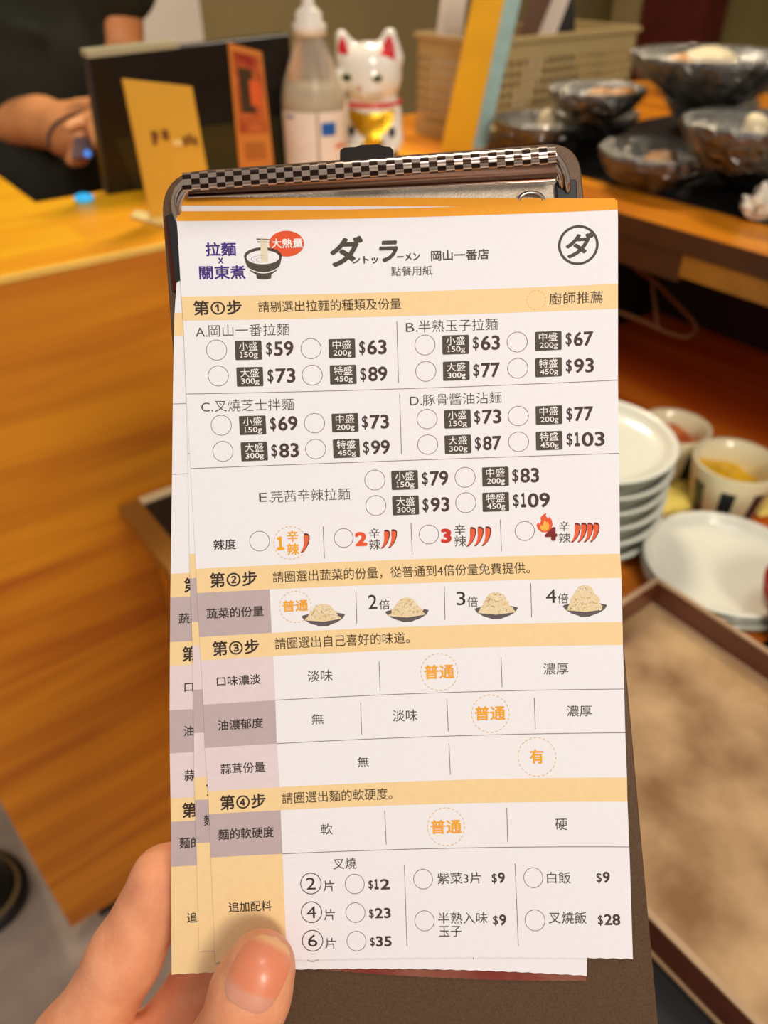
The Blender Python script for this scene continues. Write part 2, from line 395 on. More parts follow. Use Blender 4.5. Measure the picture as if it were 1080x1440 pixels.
# red bowl at the right edge, black sheet added for shade beyond the tray
c = on(1146, 832, LT + 0.060)
o = lathe('lacquer_bowl', [(0, 0.003), (0.022, 0), (0.024, 0.006), (0.034, 0.02), (0.038, 0.042), (0.036, 0.042), (0.032, 0.02), (0.02, 0.008), (0, 0.008)], (c.x, c.y, LT + 0.022), mat('red_lacquer', rgb(150, 28, 10), 0.25, coat=0.6), seg=40)
tag(o, 'red lacquer bowl cut off by the right edge of the photo', 'bowl')
tag(uvbox('shade_sheet', 0.474, 0.60, -0.12, 0.150, LT, LT + 0.0012, M['black'], None), 'thin black sheet standing in for shade beyond the tray, cut off by the right edge', 'shade')

# ------------------------------------------------------------------ film-wrapped bowls
M['stone'] = mat('grey_stoneware', rgb(24, 27, 24), 0.5, var=0.15, spec=0.2)
M['stone_in'] = mat('pale_grey_glaze', rgb(104, 102, 92), 0.35, var=0.06, coat=0.2)
def film_mat():
    m = bpy.data.materials.new('cling_film'); m.use_nodes = True; nt = m.node_tree
    for n in list(nt.nodes):
        if n.type != 'OUTPUT_MATERIAL': nt.nodes.remove(n)
    out = [n for n in nt.nodes if n.type == 'OUTPUT_MATERIAL'][0]
    t = nt.nodes.new('ShaderNodeBsdfTransparent'); g = nt.nodes.new('ShaderNodeBsdfGlossy'); g.inputs['Roughness'].default_value = 0.07
    g.inputs['Color'].default_value = (1, 0.95, 0.85, 1)
    mx = nt.nodes.new('ShaderNodeMixShader'); mx.inputs[0].default_value = 0.17
    tc = nt.nodes.new('ShaderNodeTexCoord'); n = nt.nodes.new('ShaderNodeTexNoise'); n.inputs['Scale'].default_value = 45; n.inputs['Distortion'].default_value = 2
    b = nt.nodes.new('ShaderNodeBump'); b.inputs['Strength'].default_value = 1.0; b.inputs['Distance'].default_value = 0.012
    nt.links.new(tc.outputs['Object'], n.inputs['Vector']); nt.links.new(n.outputs['Fac'], b.inputs['Height']); nt.links.new(b.outputs['Normal'], g.inputs['Normal'])
    nt.links.new(t.outputs[0], mx.inputs[1]); nt.links.new(g.outputs[0], mx.inputs[2]); nt.links.new(mx.outputs[0], out.inputs['Surface'])
    return m
M['film'] = film_mat()
food = mat('fried_tofu', rgb(214, 150, 62), 0.5, var=0.25, scale=90, bump=0.8)
egg = mat('boiled_egg', rgb(240, 222, 178), 0.3, var=0.04)
def blob(name, c, r, m, parent, seed, flat=0.6):
    bm = bmesh.new(); bmesh.ops.create_icosphere(bm, subdivisions=3, radius=1)
    rd = random.Random(seed); ph = [rd.uniform(0, 6) for _ in range(6)]
    for v in bm.verts:
        k = 1 + 0.10 * math.sin(3 * v.co.x + ph[0]) + 0.08 * math.sin(4 * v.co.y + ph[1]) + 0.06 * math.sin(5 * v.co.z + ph[2])
        v.co = Vector((v.co.x * r[0] * k, v.co.y * r[1] * k, v.co.z * r[2] * k)) + Vector(c)
    return bm_obj(name, bm, m, parent, True)
def wrapped_bowl(px, py, r, zr, h, label, foods, seed):
    c = on(px, py, zr); z0 = zr - h
    g = empty('wrapped_bowl', (c.x, c.y, z0), label, 'bowl')
    o = lathe('bowl', [(0, 0.002), (r * 0.42, 0), (r * 0.45, 0.004), (r * 0.78, h * 0.45), (r * 0.97, h * 0.85), (r, h - 0.001), (r * 0.975, h), (r * 0.93, h * 0.86), (r * 0.74, h * 0.6), (r * 0.4, h * 0.45), (0, h * 0.43)], (c.x, c.y, z0), M['stone'], g)
    o.data.materials.append(M['stone_in'])
    for f in o.data.polygons:
        if f.normal.z > 0.15 and f.center.z > z0 + 0.3 * h: f.material_index = 1
    # crumpled film, hugging the underside and gathered at the foot
    rd = random.Random(seed); ph = [rd.uniform(0, 6) for _ in range(5)]
    vs, fs = [], []; N = 72
    prof = [(0.0, h + 0.001), (0.5, h + 0.001), (0.97, h + 0.0015), (1.02, h - 0.001), (1.03, h * 0.86), (0.93, h * 0.62), (0.82, h * 0.38), (0.66, h * 0.18), (0.55, h * 0.05)]
    for i in range(N):
        a = 2 * math.pi * i / N
        for k, (q, z) in enumerate(prof):
            am = max(0, k - 3) * 0.012
            q2 = q + am * (math.sin(7 * a + ph[0]) + 0.7 * math.sin(13 * a + ph[1] + k) + 0.5 * math.sin(23 * a + ph[2]))
            vs.append((c.x + r * q2 * math.cos(a), c.y + r * q2 * math.sin(a), z0 + z))
    n = len(prof)
    for i in range(N):
        j = (i + 1) % N
        for k in range(n - 1): fs.append((i * n + k, i * n + k + 1, j * n + k + 1, j * n + k))
    mesh('cling_film', vs, fs, M['film'], g, True)['label'] = 'clear crinkled film with glints'
    for i, (dx, dy, rr, nm) in enumerate(foods):
        z = z0 + h * (0.62 if nm != 'egg' else 0.8)
        blob({'egg': 'egg', 'tofu': 'fried_tofu'}[nm], (c.x + dx * r, c.y + dy * r, z + 0.003), rr, egg if nm == 'egg' else food, g, seed * 7 + i)
    return c
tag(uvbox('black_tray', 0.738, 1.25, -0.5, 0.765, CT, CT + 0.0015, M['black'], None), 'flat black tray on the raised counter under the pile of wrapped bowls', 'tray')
wrapped_bowl(1002, 74, 0.086, CT + 0.12, 0.044, 'large wrapped grey bowl on top of the pile, with a pale egg in it', [(-0.42, -0.15, (0.018, 0.016, 0.012), 'tofu'), (-0.05, -0.1, (0.034, 0.024, 0.012), 'egg'), (-0.25, 0.15, (0.016, 0.014, 0.012), 'tofu')], 1)
wrapped_bowl(840, 122, 0.058, CT + 0.08, 0.038, 'wrapped grey bowl left of the pile on the second level, behind the largest bowl', [(0.05, 0.0, (0.018, 0.013, 0.010), 'tofu'), (0.5, 0.0, (0.018, 0.013, 0.010), 'tofu')], 2)
wrapped_bowl(762, 166, 0.060, CT + 0.042, 0.040, 'wrapped grey bowl leftmost of the pile, standing on the counter beside the basket', [(0.1, -0.1, (0.015, 0.013, 0.016), 'egg')], 3)
wrapped_bowl(932, 208, 0.066, CT + 0.040, 0.040, 'wrapped dark bowl at the bottom of the pile, on the counter below the largest bowl', [(0.0, 0.0, (0.018, 0.016, 0.008), 'tofu')], 4)
wrapped_bowl(1062, 168, 0.068, CT + 0.080, 0.044, 'wrapped dark bowl right of the pile at half height, holding a yellow piece', [(0.0, -0.1, (0.012, 0.010, 0.013), 'egg')], 5)
wrapped_bowl(1002, 74 + 33, 0.074, CT + 0.078, 0.038, 'wrapped dark bowl directly under the largest bowl of the pile', [(0.0, 0.0, (0.02, 0.02, 0.008), 'tofu')], 6)
wrapped_bowl(1002, 74 + 66, 0.062, CT + 0.041, 0.038, 'wrapped dark bowl at the foot of the column under the largest bowl', [(0.0, 0.0, (0.02, 0.02, 0.008), 'tofu')], 7)
wrapped_bowl(840, 157, 0.054, CT + 0.040, 0.036, 'wrapped dark bowl under the second-level bowl beside the basket', [(0.0, 0.0, (0.016, 0.016, 0.008), 'tofu')], 8)
wrapped_bowl(1062, 212, 0.060, CT + 0.038, 0.034, 'wrapped dark bowl on the counter under the right-hand bowl of the pile', [(0.0, 0.0, (0.016, 0.016, 0.008), 'tofu')], 9)
# crumpled white wrapper by the front edge of the raised counter
c = on(1062, 312, CT)
bm = bmesh.new(); bmesh.ops.create_icosphere(bm, subdivisions=4, radius=1)
rd = random.Random(5)
from mathutils import noise as mnoise
for v in bm.verts:
    k = 1 + 0.5 * mnoise.noise(v.co * 2.3) + 0.3 * mnoise.noise(v.co * 6)
    v.co = Vector((v.co.x * 0.016 * k, v.co.y * 0.028 * k, max(-0.0, (v.co.z * 0.5 + 0.5)) * 0.026 * k))
o = bm_obj('crumpled_wrapper', bm, mat('white_wrapper', rgb(236, 226, 205), 0.4, bump=0.5, scale=60)); o.location = c + Vector((0.01, 0.01, 0.0)); o.rotation_euler = (0, 0, -0.9)
tag(o, 'crumpled white wrapper on the edge of the raised counter at the right', 'wrapper')
# folded yellow napkins lit on the raised counter edge
for k, (px, py, sz, lb) in enumerate(((966, 290, 0.03, 'small yellow folded slip on the raised counter right of the clipboard'), )):
    pass
# brown cord loop hanging in the recess
cm = mat('brown_cord', rgb(96, 56, 18), 0.6)
pts = [(874, 300, .93), (880, 345, .93), (893, 375, .92), (920, 395, .90), (950, 425, .885), (975, 452, .87), (978, 466, .87), (962, 474, .87), (935, 466, .88), (900, 450, .89), (868, 438, .9)]
cl = empty('cord_loop', W(925, 420, 0.8), 'thin brown cord hanging in a loop inside the dark recess', 'cord')
tube('cord', [W(a, b, R * 0.93) for a, b, R in pts], 0.0022, cm, cl)
tube('cord', [W(a, b, .82) for a, b in ((917, 398), (921, 425), (924, 460))], 0.0018, cm, cl)
# ================================================================== THINGS BEHIND
# perforated basket
bk = mat('beige_plastic', rgb(190, 164, 110), 0.35, var=0.03)
def basket():
    c0 = on(668, 207, CT); u0, v0 = uv(c0); L, D, H = 0.30, 0.125, 0.118
    g = empty('perforated_basket', c0, 'beige plastic basket with perforated sides, holding menus beside the cat figurine', 'basket')
    def wall(p, d, n, nx, nz):
        """lattice wall: p origin, d direction (world) with length, real square holes"""
        q = p; dn = d.normalized(); Lw = d.length; th = 0.002
        vs, fs = [], []
        def quad(a0, a1, z0, z1):
            i = len(vs)
            for dd in (0, th):
                for (a, z) in ((a0, z0), (a1, z0), (a1, z1), (a0, z1)): vs.append(q + dn * a + Vector((0, 0, z)) + n * dd)
            fs.extend([(i, i + 1, i + 2, i + 3), (i + 7, i + 6, i + 5, i + 4), (i, i + 4, i + 5, i + 1), (i + 1, i + 5, i + 6, i + 2), (i + 2, i + 6, i + 7, i + 3), (i + 3, i + 7, i + 4, i)])
        zb, zt = 0.014, H - 0.022; cw = Lw / nx; ch = (zt - zb) / nz
        quad(0, Lw, 0, zb); quad(0, Lw, zt, H)
        for i in range(nx + 1): 
            a = i * cw; quad(max(0, a - cw * 0.19), min(Lw, a + cw * 0.19), zb, zt)
        for i in range(nx):
            for j in range(nz + 1):
                z = zb + j * ch; quad(i * cw + cw * .19, (i + 1) * cw - cw * .19, max(zb, z - ch * .18), min(zt, z + ch * .18))
        return mesh('side_wall', vs, fs, bk, g)
    A = c0; B = c0 + V * D; Cc = c0 + U * L
    wall(A, V * D, U, 10, 7); wall(A, U * L, V, 24, 7); wall(B, U * L, -V, 24, 7); wall(Cc, V * D, -U, 10, 7)
    uvbox('base', u0, u0 + L, v0, v0 + D, CT + 0.001, CT + 0.003, bk, g)
    z = CT + H
    uvbox('rim', u0 - .004, u0 + .002, v0 - .004, v0 + D + .004, z - .004, z + .002, bk, g); uvbox('rim', u0 + L - .002, u0 + L + .004, v0 - .004, v0 + D + .004, z - .004, z + .002, bk, g)
    uvbox('rim', u0 + .002, u0 + L - .002, v0 - .004, v0 + .002, z - .004, z + .002, bk, g); uvbox('rim', u0 + .002, u0 + L - .002, v0 + D - .002, v0 + D + .004, z - .004, z + .002, bk, g)
basket()
def board_px(name, q, Z, thick, m, label, cat, parent=None, dz=None):
    """upright thin slab: bottom corners stand on the counter, top corners rise from them. q = [bl, br, tr, tl] pixels"""
    bl = on(*q[0], Z); br = on(*q[1], Z)
    def rise(base, px):
        r = ray(*px)
        # point on ray closest to vertical plane facing the camera through base, keeping natural lean
        k = (base.x * 0.0 + base.y) / r.y; return Vector((r.x * k, r.y * k, CZ + r.z * k))
    tr, tl = rise(br, q[2]), rise(bl, q[3])
    n = (br - bl).cross(tl - bl).normalized()
    if n.y < 0: n = -n
    o = hexa(name, [bl, br, tr, tl], n * thick, m, parent)
    return tag(o, label, cat) if label else o, (bl, br, tr, tl, n)
yb = mat('yellow_cover', rgb(238, 176, 20), 0.5); bb = mat('pale_blue_cover', rgb(160, 196, 190), 0.5, var=0.08, scale=60)
board_px('menu_booklet', [(620, 213), (664, 211), (718, -40), (674, -44)], CT, 0.003, yb, 'tall yellow menu card standing in front of the basket', 'menu')
board_px('menu_booklet', [(664, 209), (684, 208), (742, -40), (716, -44)], CT + 0.0, 0.003, bb, 'pale blue menu card standing directly right of the tall yellow card', 'menu')
def inbasket(name, q, Y, m, label):
    pts = []
    for p in q:
        r = ray(*p); k = Y / r.y; pts.append(Vector((r.x * k, r.y * k, CZ + r.z * k)))
    o = hexa(name, pts, (0, 0.0016, 0), m); return tag(o, label, 'menu'), pts
white = mat('white_menu', rgb(222, 208, 190), 0.6, var=0.06, scale=30)
inbasket('menu_sheet', [(600, 150), (632, 175), (662, -40), (625, -40)], 1.18, white, 'white menu sheet leaning left in the basket, behind the yellow card')
inbasket('menu_sheet', [(688, 150), (716, 150), (800, -60), (772, -60)], 1.205, mat('brown_menu', rgb(96, 64, 40), 0.5), 'brown menu leaning right in the basket, next to the blue card')
inbasket('menu_sheet', [(706, 150), (742, 150), (824, -60), (786, -60)], 1.22, white, 'white menu leaning right in the basket, between the brown and the black one')
inbasket('menu_sheet', [(736, 150), (812, 150), (808, 10), (800, -60)], 1.235, M['black'], 'black menu folder leaning in the right half of the basket')
# maneki-neko
def cat():
    base = on(523, 226, CT); k = 1.035 / 1.0
    s = 0.00080 * 1.03            # metres per pixel at the cat
    right = Vector((1, 0, 0)); back = Vector((0.0, 1, 0)); up = Vector((0, 0, 1))
    def P(x, y, d=0.0): # pixels from reference (523, 226): right, up
        return base + right * (x * s) + up * (y * s * 0.87) + back * (d * s + 0.03)
    wm = mat('white_glaze', rgb(240, 232, 214), 0.12, var=0.01, coat=0.8)
    g = empty('beckoning_cat', base + back * 0.03, 'white porcelain beckoning cat figurine with red ears, red collar and gold bib', 'figurine')
    pr = [('e', P(-3, 128), (47 * s, 38 * s, 39 * s), None), ('e', P(-3, 116, -8), (44 * s, 34 * s, 30 * s), None),
          ('c', P(-36, 148), P(-42, 178), 16 * s, 9 * s, .003), ('c', P(-20, 155), P(-39, 178), 10 * s, 5 * s, .003),
          ('c', P(29, 148), P(27, 180), 18 * s, 9 * s, .003), ('c', P(12, 158), P(22, 182), 10 * s, 5 * s, .003),
          ('e', P(0, 62), (44 * s, 40 * s, 50 * s), None), ('e', P(0, 32), (48 * s, 44 * s, 25 * s), None),
          ('c', P(28, 70, -14), P(34, 30, -34), 15 * s, 13 * s), ('c', P(22, 18, -30), P(26, 18, -46), 14 * s, 13 * s), ('c', P(-22, 18, -30), P(-26, 18, -46), 14 * s, 13 * s),
          ('c', P(-38, 62, -8), P(-50, 100, -16), 15 * s, 12 * s), ('e', P(-50, 116, -20), (13 * s, 12 * s, 16 * s), None),
          ('e', P(-3, 104, -36), (14 * s, 8 * s, 9 * s), None)]
    body = sdf_object('body', pr, 0.0016, 0.008, wm, g)
    bvh = BVHTree.FromPolygons([v.co.copy() for v in body.data.vertices], [tuple(p.vertices) for p in body.data.polygons])
    def patch(name, cx, cy, pts, m, lift=0.0006, sub=6):
        """decal geometry: fan of points (px offsets) dropped onto the body from the front"""
        vs, fs = [], []; n = len(pts)
        for j in range(sub + 1):
            for p in pts:
                f = j / sub; q = P(cx + (p[0]) * f, cy + (p[1]) * f, -120)
                h = bvh.ray_cast(q, Vector((0, 1, 0)))
                loc = h[0] + Vector((0, -lift, 0)) if h[0] else P(cx, cy, -30)
                vs.append(loc)
        for j in range(sub):
            for i in range(n): a, b = j * n + i, j * n + (i + 1) % n; fs.append((a, b, b + n, a + n))
        return mesh(name, vs, fs, m, g, True)
    ell = lambda a, b, n=20: [(a * math.cos(t * 2 * math.pi / n), b * math.sin(t * 2 * math.pi / n)) for t in range(n)]
    red = mat('ear_red', rgb(214, 24, 24), 0.3)
    patch('ear_lining', -40, 165, [(-7, -8), (0, -10), (8, -9), (6, 2), (1, 15), (-3, 12), (-7, 2)], red)
    patch('ear_lining', 23, 163, [(-12, -6), (0, -10), (11, -16), (10, 4), (5, 18), (0, 16), (-7, 4)], red)
    for x in (-35, 9):
        patch('eye', x, 125, ell(8, 5.5), mat('eye_green', rgb(150, 150, 60), 0.2), 0.0006)
        patch('pupil', x, 125, ell(4.5, 5), M['black'], 0.0011)
    patch('nose', -17, 111, ell(4, 3), mat('nose_pink', rgb(206, 150, 130), 0.3), 0.0008)
    for sx in (-1, 1):
        for k in range(3):
            x0, y0 = -17 + sx * 12, 104 - k * 4
            patch('whisker', x0 + sx * 12, y0 - k * 1.5, [(-12, -0.5), (0, -.7), (12, -1.5), (12, -.5), (0, .7), (-12, .7)], mat('whisker_grey', rgb(150, 140, 110), 0.4), 0.0007, 2)
    # collar + bib + bell
    pts = [P(0 + 42 * math.cos(t), 84 + 2 * math.sin(t) * 0, 36 * math.sin(t)) for t in [i * 2 * math.pi / 16 for i in range(16)]]
    tube('collar', pts, 0.0028, red, g, closed=True)
    gold = mat('gold_paint', rgb(226, 176, 40), 0.22, 0.8, bump=0.4, scale=150)
    patch('bib', 0, 62, [(-34, 18), (-12, 12), (12, 12), (34, 18), (32, 0), (18, -18), (0, -26), (-18, -18), (-32, 0)], gold, 0.0018)
    patch('coin', 2, 28, ell(15, 20), gold, 0.003)
    for sx in (1, -1):
        patch('paw_mark', sx * 30, 46, ell(5, 8), M['black'], 0.0012); patch('paw_mark', sx * 34, 12, ell(4, 9), M['black'], 0.0012)
cat()
# squeeze bottle
def bottle():
    b = on(445, 236, CT) ; s = 0.00079
    g = empty('pump_bottle', b, 'clear plastic bottle with white nozzle and blue-marked label, left of the cat', 'bottle')
    clear = mat('clear_plastic', rgb(236, 228, 214), 0.22, trans=0.75, ior=1.3, var=0.0, alpha=0.75)
    lathe('bottle_body', [(0, 0.001), (44 * s, 0), (46 * s, 4 * s), (46 * s, 92 * s), (43 * s, 108 * s), (34 * s, 132 * s), (25 * s, 154 * s), (19 * s, 168 * s), (17 * s, 176 * s)], b, clear, g)
    lathe('liquid', [(0, 0.002), (42 * s, 0.002), (43 * s, 90 * s), (38 * s, 108 * s), (0, 108 * s)], b, mat('cloudy_liquid', rgb(226, 208, 170), 0.3, alpha=0.75), g)
    lathe('nozzle_cap', [(17 * s, 170 * s), (23 * s, 171 * s), (23 * s, 184 * s), (18 * s, 187 * s), (18 * s, 197 * s), (12 * s, 202 * s), (8 * s, 206 * s), (7 * s, 224 * s), (3 * s, 228 * s), (0, 228 * s)], b, mat('white_plastic', rgb(236, 226, 206), 0.4), g)
    lb = mat('bottle_label', rgb(236, 226, 214), 0.4)
    def band(name, a0, a1, z0, z1, rr, m, n=14):
        vs, fs = [], []
        for i in range(n + 1):
            a = a0 + (a1 - a0) * i / n
            for z in (z0, z1): vs.append((b.x + rr * math.cos(a), b.y + rr * math.sin(a), b.z + z))
        for i in range(n): fs.append((2 * i, 2 * i + 2, 2 * i + 3, 2 * i + 1))
        return mesh(name, vs, fs, m, g, True)
    F0 = -math.pi / 2
    band('label_sheet', F0 - 1.2, F0 + 0.15, 6 * s, 82 * s, 46.6 * s, lb); band('label_sheet', F0 + 0.22, F0 + 1.4, 6 * s, 82 * s, 46.6 * s, lb)
    band('blue_square', F0 + 0.3, F0 + 0.78, 52 * s, 69 * s, 47.2 * s, mat('label_blue', rgb(24, 96, 180), 0.4))
    band('red_mark', F0 + 0.75, F0 + 1.2, 34 * s, 39 * s, 47.2 * s, mat('label_red', rgb(226, 110, 84), 0.4))
    band('blue_mark', F0 - 0.9, F0 - 0.55, 74 * s, 77 * s, 47.2 * s, mat('label_blue_small', rgb(70, 100, 160), 0.4))
bottle()
# sign cards
ky = mat('kraft_card', rgb(226, 168, 50), 0.45, var=0.05)
g1 = empty('sign_card', on(240, 303, CT), 'plain kraft-yellow sign card standing in front of the black monitor', 'sign')
o, q = board_px('card', [(214, 312), (302, 296), (270, 122), (173, 111)], CT, 0.004, ky, None, None, g1)
def on_quad(name, q, a0, a1, b0, b1, m, parent, lift=0.0008):
    bl, br, tr, tl, n = q
    f = lambda a, b: (bl * (1 - a) + br * a) * (1 - b) + (tl * (1 - a) + tr * a) * b - n * lift
    return mesh(name, [f(a0, b0), f(a1, b0), f(a1, b1), f(a0, b1)], [(0, 1, 2, 3)], m, parent)
ink = mat('brown_ink', rgb(120, 70, 20), 0.6)
for (a, b_, c_, d) in ((.24, .30, .56, .66), (.30, .34, .60, .66), (.40, .50, .60, .67), (.70, .76, .55, .62), (.78, .84, .56, .64), (.86, .92, .55, .62)):
    on_quad('lettering', q, a, b_, c_, d, ink, g1)
on_quad('pale_mark', q, .54, .68, .55, .60, mat('pale_mark', rgb(246, 206, 120), 0.5), g1)
hexa('acrylic_foot', [on(184, 306, CT + .001), on(240, 322, CT + .001), on(246, 310, CT + .001), on(192, 298, CT + .001)], (0, 0, 0.002), mat('acrylic', rgb(246, 224, 150), 0.15), g1)
g2 = empty('photo_card', on(358, 240, CT), 'narrow food-picture card with red picture, standing right of the plain yellow sign', 'sign')
o, q = board_px('card', [(338, 246), (386, 240), (368, 73), (321, 60)], CT, 0.003, mat('orange_card', rgb(214, 130, 50), 0.5), None, None, g2)
on_quad('picture', q, .10, .93, .34, .95, mat('red_photo', rgb(176, 44, 16), 0.5, var=0.3, scale=40, col2=rgb(214, 120, 50)), g2)
on_quad('picture_bowl', q, .2, .62, .5, .84, mat('dark_photo', rgb(64, 44, 20), 0.5, var=0.3, scale=60), g2, 0.0013)
on_quad('picture_garnish', q, .50, .84, .56, .76, mat('photo_red', rgb(220, 96, 40), 0.5), g2, 0.0018)
on_quad('caption', q, .2, .8, .12, .26, mat('caption_brown', rgb(180, 104, 34), 0.5), g2)
# monitor
mo = empty('monitor', on(270, 285, CT), 'black order monitor with a pale top edge, on the counter behind the sign cards', 'monitor')
bl, br = on(152, 275, CT + .0), on(420, 232, CT + .0)
def above(base, px, py):
    r = ray(px, py); k = base.y / r.y; return Vector((r.x * k, r.y * k, CZ + r.z * k))
tr_, tl_ = above(br, 408, 48), above(bl, 124, 80)
n = (br - bl).cross(tl_ - bl).normalized(); n = n if n.y > 0 else -n
hexa('screen_back', [bl, br, tr_, tl_], n * 0.018, mat('monitor_black', rgb(20, 18, 14), 0.25), mo, 0.002)
hexa('top_edge', [tl_ + Vector((0, -.001, -0.001)), tl_.lerp(tr_, 0.42) + Vector((0, -.001, -0.001)), tl_.lerp(tr_, 0.42) + Vector((0, -.001, 0.0045)), tl_ + Vector((0, -.001, 0.0045))], n * 0.02, mat('pale_edge_plastic', rgb(176, 168, 134), 0.35), mo)
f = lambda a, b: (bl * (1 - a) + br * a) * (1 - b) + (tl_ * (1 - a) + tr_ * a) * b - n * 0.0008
mesh('painted_reflection', [f(.13, .02), f(.97, .02), f(.97, .42), f(.06, .42)], [(0, 1, 2, 3)], mat('reflection_tint', rgb(44, 44, 26), 0.2, var=0.2, scale=4), mo)  # lighter olive quad paints a reflection on the lower part of the monitor
bm = bmesh.new(); bmesh.ops.create_uvsphere(bm, u_segments=16, v_segments=10, radius=0.0085)
o = bm_obj('pilot_lamp', bm, mat('cyan_light', rgb(40, 150, 200), 0.3, emis=0.9), None, True); o.scale = (1.2, 1, .55); o.location = on(118, 278, CT + 0.005)
tag(o, 'small cyan light on the back edge of the yellow counter, below the monitor corner', 'light')
# shoe on the floor
c = on(-22, 1265, 0.0)
sh = empty('shoe', c, 'black shoe with a thin pale sole line on the grey floor at the left edge', 'shoe')
def shoe_layer(name, z0, z1, s0, s1, m):
    vs, fs = [], []; N = 40; rings = 6
    for j in range(rings + 1):
        t = j / rings; sc = s0 + (s1 - s0) * t; z = z0 + (z1 - z0) * math.sin(t * math.pi / 2)
        for i in range(N):
            a = 2 * math.pi * i / N; x = math.cos(a); y = math.sin(a)
            L = 0.125; Wd = 0.046 * (1 + 0.12 * x)
            vs.append((c.x - 0.055 + (x * L * sc), c.y + y * Wd * 1.65 * sc, z))
    for j in range(rings):
        for i in range(N): a, b = j * N + i, j * N + (i + 1) % N; fs.append((a, b, b + N, a + N))
    fs.append(tuple(range(N - 1, -1, -1))); fs.append(tuple(rings * N + i for i in range(N)))
    return mesh(name, vs, fs, m, sh, True)
shoe_layer('sole', 0.0, 0.02, 1.0, 1.0, M['black']); shoe_layer('welt', 0.0202, 0.024, 0.93, 0.92, mat('welt_tan', rgb(120, 104, 66), 0.6)); shoe_layer('upper', 0.0242, 0.075, 0.87, 0.45, mat('black_leather', rgb(28, 32, 26), 0.35))
